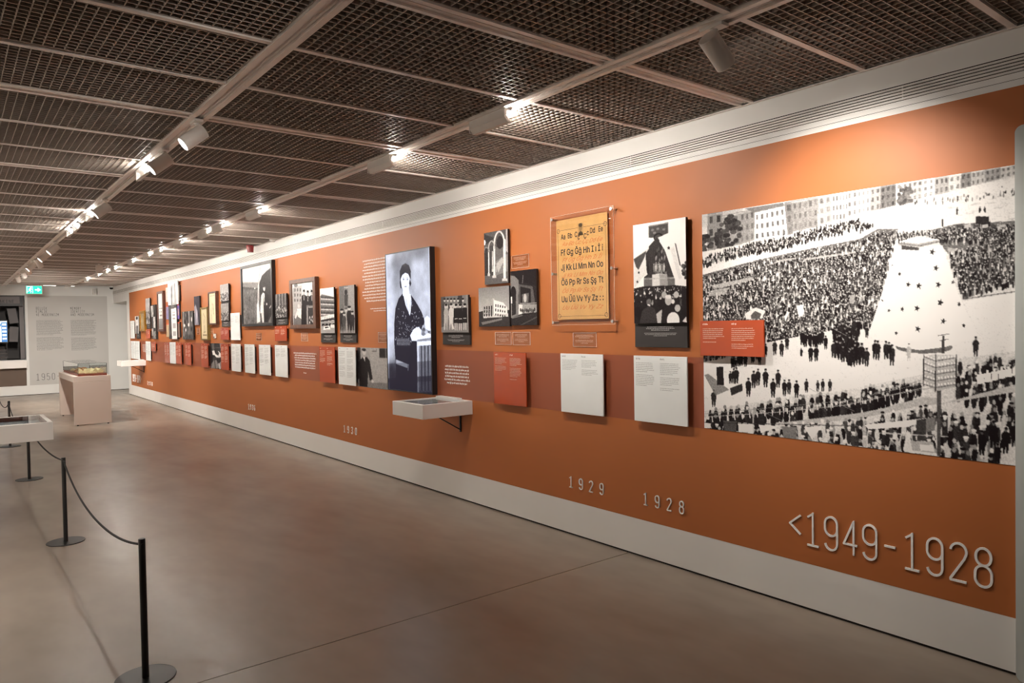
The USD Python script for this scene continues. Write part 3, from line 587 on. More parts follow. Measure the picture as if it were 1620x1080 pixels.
def draw_flag_monument():
    S = Print(160, 240, .92, ((55, 122), (448, 62), (455, 850), (62, 848)), 5)
    S.poly([(170, 132), (318, 104), (318, 182), (235, 216), (172, 216)], .30); S.line([(170, 132), (318, 106)], 8, .52); S.line([(172, 145), (172, 216)], 5, .6); S.line([(316, 110), (316, 180)], 5, .55); S.ell(242, 212, 34, 30, .12); S.ell(242, 216, 26, 24, .3)
    for a, b in ((200, 160), (285, 155), (240, 150), (215, 180)): S.ell(a, b, 12, 9, .46)
    S.poly([(232, 215), (292, 310), (330, 410), (355, 470), (365, 580), (135, 582), (138, 505), (170, 480), (172, 280)], .22)
    for k in range(46):
        a, b = 205 + 100 * S.rng.random(), 300 + 180 * S.rng.random(); S.ell(a, b, 6, 14, .12 + .5 * S.rng.random())
    for k in range(6): S.person(210 + 15 * k, 478, 75, .45 + .25 * (k % 2), .7, .22)
    S.poly([(136, 510), (365, 505), (366, 585), (134, 590)], .42); S.poly([(196, 488), (250, 480), (310, 488), (312, 590), (198, 600)], .78); S.poly([(250, 484), (310, 490), (312, 590), (255, 590)], .58); S.line([(136, 520), (365, 515)], 5, .66)
    S.poly([(240, 214), (332, 182), (372, 262), (410, 400), (450, 545), (448, 582), (400, 560), (362, 520), (335, 440), (292, 312)], .90); S.poly([(365, 255), (375, 262), (412, 430), (400, 420)], .35); S.poly([(330, 300), (360, 280), (420, 520), (395, 530)], .78, .7); S.star(320, 293, 17, .12)
    S.poly([(58, 372), (172, 288), (165, 350), (158, 485), (130, 505), (64, 592)], .80); S.poly([(60, 372), (155, 312), (140, 360), (95, 452), (78, 430)], .30); S.poly([(150, 330), (172, 300), (172, 470), (152, 420)], .2)
    S.star(98, 472, 12, .15); S.star(88, 540, 12, .15); S.ell(165, 445, 9, 40, .14)
    for k in range(20): S.ell(425 + 30 * S.rng.random(), 400 + 120 * S.rng.random(), 12, 12, .12 + .3 * S.rng.random())
    S.poly([(58, 590), (130, 575), (370, 570), (455, 580), (455, 850), (62, 848)], .14)
    S.crowd([(55, 590), (455, 575), (455, 680), (55, 690)], 45, 60, .5, (.04, .28), (.6, .9), .1, .6, .10)
    for x, y, r, t in ((85, 760, 26, .08), (120, 790, 36, .07), (385, 740, 22, .72), (350, 690, 14, .85), (245, 640, 18, .2), (90, 655, 18, .14), (110, 620, 14, .2), (285, 640, 20, .66), (375, 640, 20, .7), (255, 700, 22, .12), (420, 700, 20, .3)): S.ell(x, y, r, r * 1.25, t)
    S.poly([(100, 850), (120, 755), (170, 715), (215, 740), (238, 850)], .24); S.ell(172, 672, 26, 38, .12); S.ell(172, 690, 20, 24, .42); S.poly([(163, 705), (184, 712), (180, 722), (160, 715)], .9)
    S.poly([(258, 850), (262, 765), (310, 722), (362, 760), (382, 850)], .16); S.ell(316, 680, 26, 38, .70); S.ell(316, 655, 24, 16, .82); S.poly([(225, 780), (270, 745), (262, 850), (235, 850)], .72)
    S.ell(352, 830, 48, 62, .86); S.poly([(415, 600), (455, 590), (455, 830), (420, 790)], .10); S.poly([(420, 840), (450, 800), (455, 850)], .8)
    return S.soften(.8).grain(.03)

def draw_students():
    S = Print(130, 100, .50, ((85, 635), (298, 620), (302, 912), (92, 912)), 6)
    S.poly([(85, 635), (120, 632), (122, 880), (92, 880)], .36); S.poly([(218, 628), (252, 626), (252, 760), (220, 760)], .26); S.poly([(280, 622), (300, 620), (302, 900), (284, 890)], .56); S.poly([(92, 870), (302, 850), (302, 912), (92, 912)], .52)
    for x, t in ((115, .30), (140, .36), (166, .28), (192, .75), (220, .55), (258, .40)): S.poly([(x - 14, 690), (x + 14, 690), (x + 14, 790), (x - 14, 790)], t); S.ell(x, 664, 8, 13, .78); S.ell(x, 653, 9, 7, .12); S.line([(x, 692), (x, 730)], 4, .85)
    for x, y, t in ((127, 895, .70), (166, 890, .84)): S.person(x, y, 205, t, .8, .20); S.ell(x, y - 196, 9, 7, .12)
    S.line([(150, 770), (185, 885)], 12, .84); S.line([(120, 770), (115, 890)], 12, .74)
    for x, y in ((204, 895), (237, 895), (272, 892)): S.poly([(x - 17, y - 170), (x + 17, y - 170), (x + 18, y - 55), (x - 18, y - 55)], .09); S.ell(x, y - 186, 9, 13, .8); S.ell(x, y - 196, 11, 9, .08); S.line([(x - 6, y - 55), (x - 7, y)], 7, .78); S.line([(x + 7, y - 55), (x + 8, y)], 7, .78); S.line([(x - 12, y - 88), (x + 12, y - 90)], 6, .75)
    return S.soften(.5).grain(.03)

def draw_arcade():
    S = Print(108, 144, .40, ((420, 142), (605, 108), (610, 530), (427, 538)), 7)
    S.poly([(420, 142), (605, 108), (606, 250), (424, 250)], .34); S.poly([(424, 150), (500, 180), (440, 230), (422, 225)], .22); S.poly([(510, 360), (606, 300), (606, 440), (510, 470)], .50); S.poly([(424, 470), (610, 480), (610, 530), (427, 538)], .38); S.poly([(424, 260), (450, 260), (455, 470), (426, 470)], .20); S.poly([(462, 240), (492, 240), (492, 470), (464, 470)], .28)
    for x, w, y0, y1 in ((500, 15, 240, 488), (580, 20, 190, 515), (458, 9, 270, 472), (486, 6, 280, 440)): S.poly([(x - w / 2, y0), (x + w / 2, y0), (x + w / 2, y1), (x - w / 2, y1)], .82); S.poly([(x - w, y1 - 20), (x + w, y1 - 20), (x + w, y1), (x - w, y1)], .74)
    def arch(cx, cy, rx, ry, w, t): S.line([(cx - rx * math.cos(a), cy - ry * math.sin(a)) for a in np.linspace(0, math.pi, 14)], w, t)
    arch(540, 235, 40, 105, 13, .78); arch(480, 265, 24, 62, 9, .66); arch(440, 290, 18, 40, 7, .5); S.ell(544, 215, 26, 50, .16); S.poly([(590, 112), (606, 108), (608, 300), (592, 280)], .78, .7); S.ell(426, 215, 8, 20, .9)
    S.poly([(515, 380), (560, 330), (575, 360), (530, 450)], .72, .8); S.ell(515, 420, 7, 26, .62)
    return S.soften(.6).grain(.04)

def draw_white_building():
    S = Print(128, 100, .62, ((378, 570), (615, 545), (625, 868), (383, 865)), 8)
    m = S.m; S.t[:] = np.linspace(.52, .84, m)[:, None]; S.t[int(m * .72):] = .22
    S.poly([(385, 780), (620, 770), (625, 868), (383, 865)], .24); S.poly([(400, 830), (560, 800), (560, 815), (410, 850)], .5); S.poly([(378, 752), (415, 742), (415, 800), (380, 800)], .22); S.poly([(600, 740), (622, 735), (622, 790), (605, 785)], .25)
    S.poly([(412, 710), (435, 700), (435, 655), (455, 650), (458, 690), (480, 650), (492, 640), (496, 790), (415, 790)], .66); S.poly([(494, 645), (500, 660), (570, 680), (602, 720), (605, 785), (496, 795)], .93); S.poly([(415, 780), (610, 765), (610, 790), (416, 798)], .78)
    for r in range(3):
        for c in range(4): S.poly([(420 + 18 * c, 712 + 28 * r - 3 * c), (429 + 18 * c, 711 + 28 * r - 3 * c), (429 + 18 * c, 730 + 27 * r), (420 + 18 * c, 731 + 27 * r)], .22)
        for c in range(5): S.poly([(507 + 18 * c, 690 + 36 * r + 4 * c), (515 + 18 * c, 691 + 36 * r + 4 * c), (515 + 18 * c, 712 + 34 * r + 3 * c), (507 + 18 * c, 712 + 34 * r + 3 * c)], .2)
    return S.soften(.5).grain(.03)

def draw_hall():
    S = Print(108, 142, .16, ((622, 437), (832, 418), (832, 857), (632, 855)), 9)
    S.poly([(624, 470), (690, 480), (690, 780), (630, 800)], .50); S.poly([(625, 440), (700, 520), (830, 560), (832, 418)], .10); S.poly([(690, 540), (800, 560), (820, 700), (695, 740)], .36); S.poly([(704, 560), (785, 580), (785, 690), (704, 685)], .14); S.poly([(716, 620), (770, 610), (765, 685), (718, 682)], .42); S.ell(740, 650, 12, 34, .72)
    S.ell(648, 610, 22, 52, .12); S.poly([(636, 640), (668, 625), (670, 770), (640, 780)], .14); S.poly([(626, 640), (640, 634), (640, 690), (628, 690)], .85); S.line([(700, 690), (830, 690)], 6, .62); S.poly([(690, 695), (830, 700), (830, 760), (690, 770)], .60); S.poly([(690, 700), (720, 700), (716, 770), (690, 775)], .85)
    for k in range(10): S.ell(705 + 12 * k, 740 + 5 * (k % 3), 5, 14, .15 + .06 * (k % 4))
    S.poly([(640, 800), (832, 760), (832, 857), (634, 855)], .20); S.line([(700, 857), (832, 795)], 10, .34); S.line([(640, 800), (720, 780)], 6, .5); S.line([(725, 470), (720, 535)], 7, .4)
    for k in range(4): S.line([(642 + 8 * k, 660), (642 + 8 * k, 770)], 2, .34)
    return S.soften(.6).grain(.04)

def draw_landscape_man():
    S = Print(150, 104, .42, ((107, 165), (327, 115), (328, 572), (112, 580)), 10)
    S.cloud(.16, 5, 3, 2); S.cloud(.10, 18, 3, 4); S.poly([(100, 165), (335, 110), (335, 262), (240, 268), (105, 272)], .90); S.poly([(105, 262), (240, 268), (240, 320), (105, 318)], .60, .6); S.poly([(105, 300), (240, 312), (240, 325), (105, 320)], .34); S.ell(200, 312, 6, 4, .9)
    S.poly([(233, 275), (255, 215), (290, 180), (330, 150), (332, 480), (305, 540), (290, 565), (245, 560)], .20); S.poly([(240, 150), (246, 150), (232, 300), (222, 560), (212, 560), (222, 300)], .74); S.poly([(212, 440), (226, 400), (236, 560), (212, 572)], .93); S.line([(305, 460), (330, 430)], 8, .7)
    S.poly([(250, 355), (266, 335), (282, 335), (302, 370), (306, 440), (292, 565), (248, 565), (240, 450)], .14); S.poly([(246, 365), (262, 340), (264, 565), (250, 565), (240, 450)], .82); S.poly([(262, 345), (272, 350), (268, 440)], .9); S.ell(269, 312, 8, 22, .76); S.ell(268, 296, 9, 9, .22); S.poly([(240, 440), (252, 430), (252, 490), (236, 500)], .88); S.ell(286, 430, 5, 9, .8)
    return S.soften(.6).grain(.05)

def draw_three_men():
    S = Print(120, 92, .80, ((92, 312), (252, 288), (254, 597), (100, 603)), 12)
    S.cloud(.05, 20); S.poly([(95, 350), (110, 330), (165, 320), (168, 450), (100, 520)], .66)
    for r in range(3):
        for c in range(3): S.poly([(108 + 20 * c, 345 + 38 * r), (118 + 20 * c, 343 + 38 * r), (118 + 20 * c, 366 + 36 * r), (108 + 20 * c, 368 + 36 * r)], .42)
    S.ell(120, 322, 14, 12, .45); S.poly([(98, 460), (160, 450), (170, 600), (100, 603)], .64); S.poly([(105, 540), (160, 530), (165, 600), (105, 602)], .42)
    for x, y, w in ((180, 390, 17), (209, 396, 16), (238, 392, 15)): S.poly([(x - w, y + 8), (x - 5, y), (x + 5, y), (x + w, y + 8), (x + w, 480), (x - w, 480)], .09); S.ell(x, y - 14, 6.5, 13, .66); S.poly([(x - 8, y - 22), (x + 8, y - 22), (x + 6, y - 38), (x - 6, y - 38)], .10); S.line([(x, y + 4), (x, y + 40)], 4, .72)
    S.poly([(163, 450), (200, 450), (198, 600), (160, 600)], .10); S.ell(142, 470, 10, 14, .74); S.poly([(128, 490), (160, 485), (160, 560), (135, 545)], .82); S.poly([(130, 500), (145, 500), (120, 560), (110, 550)], .78)
    S.poly([(198, 465), (254, 462), (254, 597), (196, 600)], .46); S.poly([(208, 480), (254, 478), (254, 597), (206, 597)], .22); S.line([(205, 478), (254, 476)], 6, .62); S.line([(205, 478), (205, 597)], 6, .62)  # reflection of a gilt frame painted into the print
    for k in range(16): S.ell(214 + 36 * S.rng.random(), 540 + 55 * S.rng.random(), 4, 7, .3 + .5 * S.rng.random())
    return S.soften(.5).grain(.03)

def draw_office_block():
    S = Print(84, 114, .86, ((298, 345), (398, 333), (402, 661), (303, 661)), 13)
    S.poly([(300, 400), (312, 385), (398, 405), (400, 560), (303, 575)], .44)
    for k, y in enumerate((418, 455, 492, 528)): S.line([(304, y), (400, y + 6 - k)], 7, .80); S.line([(304, y - 14), (400, y - 6 - k)], 14, .26)
    for k in range(9): S.line([(306 + 11 * k, 395 + 2 * k), (306 + 11 * k, 540)], 1.6, .5)
    S.line([(304, 556), (400, 536)], 22, .92); S.line([(304, 574), (400, 560)], 12, .14); S.poly([(303, 580), (400, 568), (402, 661), (303, 661)], .60)
    for k in range(4): S.poly([(312 + 24 * k, 592), (330 + 24 * k, 590), (332 + 24 * k, 606), (310 + 24 * k, 608)], .10)
    for k in range(8): S.line([(306 + 12 * k, 540), (306 + 12 * k, 558)], 2, .3)
    S.poly([(325, 612), (362, 606), (372, 632), (320, 636)], .9); S.poly([(333, 616), (356, 612), (360, 622), (332, 625)], .2); S.poly([(372, 600), (400, 598), (400, 620), (374, 622)], .85)
    return S.soften(.45).grain(.03)

def draw_walkers():
    S = Print(84, 114, .50, ((434, 328), (544, 316), (547, 661), (441, 661)), 14)
    S.cloud(.08, 12); S.poly([(434, 328), (470, 322), (470, 520), (438, 540)], .42); S.poly([(500, 322), (544, 316), (546, 560), (505, 540)], .58); S.line([(470, 340), (500, 338)], 7, .66); S.ell(484, 372, 10, 20, .14); S.poly([(472, 390), (498, 390), (494, 470), (474, 470)], .26)
    for x, h, t in ((454, 165, .14), (484, 175, .60), (507, 185, .12), (528, 150, .18), (470, 140, .3)): S.person(x, 655, h, t, .72, .22)
    S.poly([(441, 640), (547, 640), (547, 661), (441, 661)], .60, .5)
    return S.soften(.5).grain(.04)

def draw_suit_man():
    S = Print(90, 62, .62, ((565, 765), (768, 765), (768, 1062), (568, 1042)), 15)
    S.cloud(.05, 22); S.poly([(565, 765), (585, 765), (590, 960), (568, 1000)], .26); S.poly([(640, 770), (768, 770), (768, 1040), (650, 1020)], .66); S.poly([(698, 768), (768, 768), (768, 842), (698, 835)], .20); S.line([(735, 768), (735, 838)], 4, .5); S.line([(655, 775), (680, 775), (680, 792), (655, 792)], 3, .3); S.line([(760, 850), (756, 1040)], 8, .22)
    S.poly([(568, 1010), (768, 1010), (768, 1062), (568, 1042)], .50); S.poly([(575, 870), (600, 835), (622, 832), (640, 860), (655, 985), (640, 1000), (630, 930), (625, 1045), (580, 1040)], .13); S.poly([(600, 832), (614, 832), (612, 868)], .85); S.ell(608, 798, 11, 22, .74); S.ell(607, 782, 12, 10, .2); S.ell(655, 1003, 7, 10, .8)
    return S.soften(.6).grain(.04)

def draw_statue():
    S = Print(70, 60, .22, ((625, 148), (820, 150), (822, 640), (625, 622)), 16)
    S.cloud(.14, 10, 4); S.poly([(650, 160), (690, 150), (690, 300), (660, 290)], .52, .6); S.poly([(770, 150), (815, 150), (815, 240), (780, 230)], .72, .7); S.line([(655, 240), (800, 230)], 7, .5)
    S.poly([(655, 290), (690, 285), (705, 350), (750, 380), (760, 330), (740, 290), (760, 300), (800, 360), (820, 372), (780, 410), (720, 415), (690, 370), (665, 370)], .88); S.line([(740, 390), (820, 385)], 14, .8)
    S.poly([(640, 540), (680, 470), (720, 460), (740, 540), (790, 480), (800, 620), (640, 620)], .62, .8); S.line([(690, 470), (700, 620)], 12, .3); S.line([(755, 520), (770, 630)], 16, .8)
    return S.soften(.6).grain(.04)

def draw_crowd_small(seed, base=.45, cols=60, rows=70):
    S = Print(cols, rows, base, seed=seed); S.cloud(.12, 9, 4, seed)
    S.poly([(0, .55), (1, .5), (1, 1), (0, 1)], base * .8, .6); S.crowd([(0, .45), (1, .42), (1, 1), (0, 1)], .16, .24, .55, (.10, .45), (.6, .9), .2, .8, .18)
    for k in range(4): x = .1 + .25 * k; S.poly([(x, 0), (x + .08, 0), (x + .06, .5), (x + .01, .5)], .62, .8)
    return S.soften(.6).grain(.05)
def draw_blotches(seed, base, n=60, m=60, amount=.25, size=10):
    return Print(n, m, base, seed=seed).cloud(amount, size, 4, seed).grain(.04)
# ---------------------------------------------------------------- lettering
def arc(cx, cy, rx, ry, a0, a1, n=10): return [(cx + rx * math.cos(math.radians(a)), cy + ry * math.sin(math.radians(a))) for a in np.linspace(a0, a1, n)]
W_ = .42; R_ = W_ / 2
def oval(y0, y1, w=W_): r = w / 2; return arc(r, y1 - r, r, r, 180, 0, 12) + arc(r, y0 + r, r, r, 0, -180, 12) + [(0, y1 - r)]
STROKES = {
    '0': [oval(0, 1)], '1': [[(.02, .86), (.19, .97), (.21, 1), (.21, 0)], [(0, 0), (.42, 0)]],
    '2': [arc(R_, 1 - R_, R_, R_, 175, -20, 14) + [(.36, .60), (0, .05), (0, 0), (.42, 0)]],
    '3': [arc(R_, 1 - R_, R_, R_, 170, -60, 12) + [(.20, .54), (.16, .54)], [(.2, .54)] + arc(R_, R_ + .04, R_, R_ + .04, 60, -170, 12)],
    '4': [[(.33, 0), (.33, 1), (0, .30), (.45, .30)]], '5': [[(.38, 1), (.04, 1), (.02, .55)] + arc(R_, .36, R_, .22, 120, 0, 8) + arc(R_, R_, R_, R_, 0, -170, 10)],
    '6': [oval(0, .57), [(0, .3), (0, .78)] + arc(R_, 1 - R_, R_, R_, 180, 10, 10)],
    '7': [[(0, 1), (.42, 1), (.14, 0)]], '8': [oval(.0, .55), [(x * .92 + .017, y) for x, y in oval(.55, 1)]],
    '9': [oval(.43, 1), [(.42, .75), (.42, R_)] + arc(R_, R_, R_, R_, 0, -170, 10)],
    '<': [[(.40, .86), (0, .56), (.40, .26)]], '>': [[(.0, .86), (.40, .56), (.0, .26)]], '-': [[(.02, .50), (.36, .50)]],
    'A': [[(0, 0), (.21, 1), (.42, 0)], [(.08, .33), (.34, .33)]], 'B': [[(0, 0), (0, 1), (.22, 1)] + arc(.22, .77, .18, .23, 90, -90, 8) + [(0, .54)], [(.22, .54)] + arc(.22, .27, .2, .27, 90, -90, 8) + [(0, 0)]],
    'D': [[(0, 0), (0, 1), (.2, 1)] + arc(.2, .78, .22, .22, 90, 0, 6) + arc(.2, .22, .22, .22, 0, -90, 6) + [(0, 0)]], 'E': [[(.38, 1), (0, 1), (0, 0), (.38, 0)], [(0, .52), (.32, .52)]],
    'I': [[(.21, 0), (.21, 1)], [(.06, 0), (.36, 0)], [(.06, 1), (.36, 1)]], 'İ': [[(.21, 0), (.21, 1)], [(.06, 0), (.36, 0)], [(.06, 1), (.36, 1)], [(.20, 1.17), (.22, 1.17)]],
    'K': [[(0, 0), (0, 1)], [(.40, 1), (.02, .5), (.42, 0)]], 'L': [[(0, 1), (0, 0), (.38, 0)]], 'M': [[(0, 0), (0, 1), (.21, .45), (.42, 1), (.42, 0)]], 'N': [[(0, 0), (0, 1), (.42, 0), (.42, 1)]],
    'O': [oval(0, 1)], 'R': [[(0, 0), (0, 1), (.2, 1)] + arc(.2, .76, .2, .24, 90, -90, 8) + [(0, .52)], [(.2, .52), (.42, 0)]], 'S': [arc(.21, .79, .2, .21, 20, 200, 8) + [(.06, .62), (.36, .40)] + arc(.21, .21, .2, .21, 20, -160, 8)],
    'T': [[(0, 1), (.42, 1)], [(.21, 1), (.21, 0)]], 'V': [[(0, 1), (.21, 0), (.42, 1)]], 'Y': [[(0, 1), (.21, .5), (.42, 1)], [(.21, .5), (.21, 0)]], 'Z': [[(0, 1), (.42, 1), (0, 0), (.42, 0)]]}
def glyph(ch, h, w=.10, sx=1.0):
    """Outline of a narrow, even-stroked character, its foot at the origin."""
    return unary_union([LineString([(x * h * sx, y * h) for x, y in s]).buffer(w * h / 2, cap_style=2 if len(s) > 2 or ch in '1<>-IT' else 2, join_style=1, quad_segs=3) for s in STROKES[ch]])
def glyph_row(text, h, pitch, w=.10, sx=1.0):
    from shapely import affinity
    return [(c, affinity.translate(glyph(c, h, w, sx), i * pitch, 0)) for i, c in enumerate(text) if c != ' ']
def words(x0, x1, ztop, n, pitch, hgt, seed, align='left', last=.6, fill=.93):
    """Rows of tiny words as they look from too far away to read: one small bar per letter."""
    rg = random.Random(seed); out = []
    for r in range(n):
        zb = ztop - (r + 1) * pitch + pitch * .25; L = (x1 - x0) * (fill if r < n - 1 else last) * rg.uniform(.86, 1.0); x = 0; row = []
        while x < L:
            k = rg.randint(2, 9)
            for _ in range(k):
                cw = hgt * rg.uniform(.38, .62); up = rg.random()
                row.append((x, x + cw * .72, zb - (hgt * .35 if up > .9 else 0), zb + hgt * (1.4 if up < .28 else 1.0))); x += cw
                if x > L: break
            x += hgt * .45
        s = {'left': x0, 'right': x1 - x, 'center': (x0 + x1 - x) / 2}[align]
        out += [(a + s, b + s, c, d) for a, b, c, d in row]
    return out

# ---------------------------------------------------------------- things on the orange wall
def raised_number(text, x0, x1, z0, h, label, w=.085, depth=.0035, sx=1.0):
    t = thing('year_lettering', label, 'lettering', (x0, 0, z0))
    gw = .42 * h * sx; pitch = (x1 - x0 - gw) / (len(text) - 1)
    for c, g in glyph_row(text, h, pitch, w, sx):
        part(t, {'<': 'arrow', '>': 'arrow', '-': 'dash'}.get(c, 'digit'), wall_shape(g, -.004 - depth, -.001), 'lettering_white')
raised_number('<1949-1928', -2.150, -1.186, .356, .172, 'large raised white numerals <1949-1928 under the crowd mural', .060, .004, .90)
raised_number('1928', -3.197, -2.870, .358, .077, 'small raised white year under the white board beside the mural', .10)
raised_number('1929', -3.917, -3.570, .356, .077, 'small raised white year under the white board below the alphabet poster', .10)
raised_number('1930', -7.750, -7.420, .358, .077, 'small raised white year left of the wall shelf, below the brown band', .10)
raised_number('1936', -11.09, -10.79, .355, .077, 'small raised white year under the row of four white boards', .10)
raised_number('1938', -18.05, -17.55, .352, .082, 'small raised white year at the far end of the orange wall beyond 1936', .10)
raised_number('1928-1949>', -19.70, -18.72, .352, .172, 'large raised white numerals with arrow under the far wall shelf', .060, .004, .90)

X_ = lambda a, b: (a + b) / 2
def text_board(x0, x1, z0, z1, label, colour, cols=2, rows=(8, 8), seed=0, d=.04, group=None, back=.0019):
    xc, zc, w, h = X_(x0, x1), X_(z0, z1), (x1 - x0) / 2, (z1 - z0) / 2
    t = thing('text_board', label, 'information board', (xc, 0, zc), 0, group)
    part(t, 'face', rbox(-w, w, -d, -d + .010, -h, h, .0015), colour)
    part(t, 'spacer', box(-w + .035, w - .035, -d + .010, -back, -h + .035, h - .035), 'black_edge')
    ink = 'ink_grey' if colour == 'white_board' else 'ink_light'; rs = []
    for c in range(cols):
        a = -w + .02 + c * (2 * w - .03) / cols; b = a + (2 * w - .03) / cols - .03
        rs += words(a, a + .04, h - .012, 1, .016, .008, seed * 7 + c, fill=1.0, last=1.0)
        z = h - .040; left = rows[c]; k = 0
        while left > 0:
            n = min(left, 5 + (seed + k + c) % 3); rs += words(a, b, z, n, .0112, .0037, seed * 31 + c * 5 + k); z -= n * .0112 + .011; left -= n; k += 1
    part(t, 'text', rects(rs, -d - .0003), ink, kind='stuff')
    return t
G1, G2 = 'white text boards along the brown band', 'orange text boards along the brown band'
wt, ot = 'white_board', 'orange_board'
BZ0, BZ1 = .9125, 1.3405
text_board(-3.238, -2.804, BZ0, BZ1, 'white text board under the flag-draped monument photo, next to the mural', wt, 2, (13, 14), 1, group=G1)
text_board(-3.957, -3.520, BZ0, BZ1, 'white text board under the alphabet poster', wt, 2, (7, 9), 2, group=G1)
text_board(-4.781, -4.360, .913, 1.335, 'glossy orange text board to the right of the wall shelf', ot, 2, (9, 14), 3, group=G2)
text_board(-7.779, -7.337, BZ0, BZ1, 'white text board touching the band photo of the man in a dark suit', wt, 2, (24, 24), 4, group=G1)
text_board(-8.314, -7.880, .914, 1.338, 'orange text board under the office block photo, beside a white board', ot, 2, (12, 14), 5, group=G2)
text_board(-9.811, -9.363, BZ0, BZ1, 'white text board under the small orange board, nearest of four', wt, 2, (10, 9), 6, group=G1)
text_board(-10.45, -10.00, BZ0, BZ1, 'white text board under the big black frame, second of four from the right', wt, 2, (20, 18), 7, group=G1)
text_board(-11.09, -10.651, BZ0, BZ1, 'white text board under the left part of the big black frame, third of four', wt, 2, (22, 20), 8, group=G1)
text_board(-11.74, -11.290, BZ0, BZ1, 'white text board below another white board, last of four', wt, 2, (20, 21), 9, group=G1)
text_board(-11.735, -11.292, 1.401, 1.824, 'white text board hung high, left of the big black frame', wt, 2, (8, 9), 10)
text_board(-12.294, -11.880, .914, 1.334, 'orange text board right of the band photo of a statue', ot, 2, (20, 20), 11, group=G2)
text_board(-13.459, -13.03, .917, 1.334, 'orange text board left of the band photo of a statue', ot, 2, (18, 18), 12, group=G2)
text_board(-14.523, -14.137, .919, 1.335, 'orange text board standing alone under the grey tree photo', ot, 2, (16, 17), 13, group=G2)
text_board(-15.242, -14.826, .919, 1.324, 'orange text board right of the white board under the tall banner', ot, 2, (16, 17), 14, group=G2)
text_board(-15.732, -15.265, BZ0, BZ1, 'white text board under the tall banner between two orange boards', wt, 2, (18, 18), 15, group=G1)
text_board(-16.164, -15.755, .912, 1.321, 'orange text board left of the white board under the tall banner', ot, 2, (16, 17), 16, group=G2)
text_board(-17.385, -16.966, 1.129, 1.323, 'short orange text board under the photo mosaic', ot, 1, (8,), 17)
text_board(-17.937, -17.480, BZ0, BZ1, 'white text board right of the far wall shelf', wt, 2, (20, 20), 18, group=G1)
text_board(-19.099, -18.640, BZ0, BZ1, 'white text board over the far wall shelf, right of its pair', wt, 2, (20, 20), 19, group=G1)
text_board(-19.612, -19.160, BZ0, BZ1, 'white text board over the far wall shelf, at the wall end', wt, 2, (20, 20), 20, group=G1)
text_board(-19.603, -19.150, 1.401, 1.827, 'white text board hung high at the far end of the orange wall', wt, 2, (14, 14), 21)
text_board(-9.798, -9.366, 1.398, 1.600, 'small orange text board between the black frame and the brown frame', ot, 2, (6, 7), 22)
text_board(-12.273, -11.844, 1.404, 1.596, 'small orange text board under the double street photo', ot, 2, (6, 6), 23)
text_board(-17.871, -17.477, 1.405, 1.612, 'small orange text board under the tall double photo at the far end', ot, 2, (6, 6), 24)
text_board(-2.704, -2.276, 1.352, 1.558, 'orange caption board over the left edge of the crowd mural', ot, 2, (7, 10), 25, back=.0042)

def photo_panel(label, px, pz, pr, gx=None, gz=None, d=.04, name='mounted_photograph', tint=None, seed=0, more=(), group=None):
    """A photograph on a black edged board, over a grey caption board."""
    xc, zc = X_(*px), X_(*pz)
    t = thing(name, label, 'photograph', (xc, 0, zc), 0, group)
    for (x0, x1), (z0, z1), p in [(px, pz, pr), *more]:
        part(t, 'photo_board', box(x0 - xc, x1 - xc, -d, -d + .019, z0 - zc, z1 - zc), 'black_edge')
        print_part(t, 'print', p, x0 - xc, x1 - xc, z0 - zc, z1 - zc, -d - .0005, tint=tint)
    if gx:
        part(t, 'caption_board', rbox(gx[0] - xc, gx[1] - xc, -d + .0195, -.0018, gz[0] - zc, pz[1] - .02 - zc, .001), 'caption_grey')
        zt = pz[0] - .02 if not more else min(z[0] for _, z, _ in more) - .02
        w = gx[1] - gx[0]; rs = words(gx[0] - xc + w * .2, gx[1] - xc - w * .2, zt - zc, 3, .010, .0045, seed + 3, 'center') + words(gx[0] - xc + w * .15, gx[1] - xc - w * .15, zt - zc - .04, 3, .0085, .0035, seed + 4, 'center', .4)
        part(t, 'caption_text', rects(rs, -d + .019), 'ink_caption', kind='stuff')
    else:
        part(t, 'spacer', box(px[0] - xc + .04, px[1] - xc - .04, -d + .0195, -.0018, pz[0] - zc + .04, pz[1] - zc - .04), 'black_edge')
    return t
photo_panel('tall black-and-white photo of a crowd round a flag-draped monument, beside the mural', (-3.227, -2.801), (1.551, 2.192), draw_flag_monument(), (-3.240, -2.813), (1.396, 1.548), seed=1)
photo_panel('group photo of students in two rows, right of the backlit portrait', (-5.566, -5.133), (1.499, 1.823), draw_students(), (-5.578, -5.147), (1.390, 1.498), seed=2)
photo_panel('upright photo of tall stone arches, topmost of the group of three', (-4.897, -4.575), (1.896, 2.326), draw_arcade(), d=.03, seed=3)
photo_panel('photo of a large white building, lower left of the group of three', (-4.990, -4.567), (1.546, 1.873), draw_white_building(), d=.03, seed=4)
photo_panel('dark photo of a hall interior, lower right of the group of three', (-4.549, -4.226), (1.552, 1.983), draw_hall(), d=.03, seed=5)
photo_panel('photo of an office block with awnings, right of the brown frame', (-8.252, -7.858), (1.499, 2.033), draw_office_block(), (-8.298, -7.881), (1.388, 1.497), seed=6)
photo_panel('photo of people walking past a statue, left of the white wall text', (-7.714, -7.327), (1.498, 2.032), draw_walkers(), (-7.757, -7.342), (1.392, 1.496), seed=7)
photo_panel('small photo of men in dark coats, right of the big black frame', (-9.752, -9.334), (1.713, 2.031), draw_crowd_small(41, .30), (-9.784, -9.379), (1.616, 1.711), seed=8)
photo_panel('two street photos one over the other on a grey board', (-12.238, -11.798), (2.028, 2.298), draw_crowd_small(42, .62), (-12.262, -11.838), (1.614, 1.71), seed=9, more=[((-12.221, -11.816), (1.712, 1.988), draw_crowd_small(43, .55))], name='double_photograph')
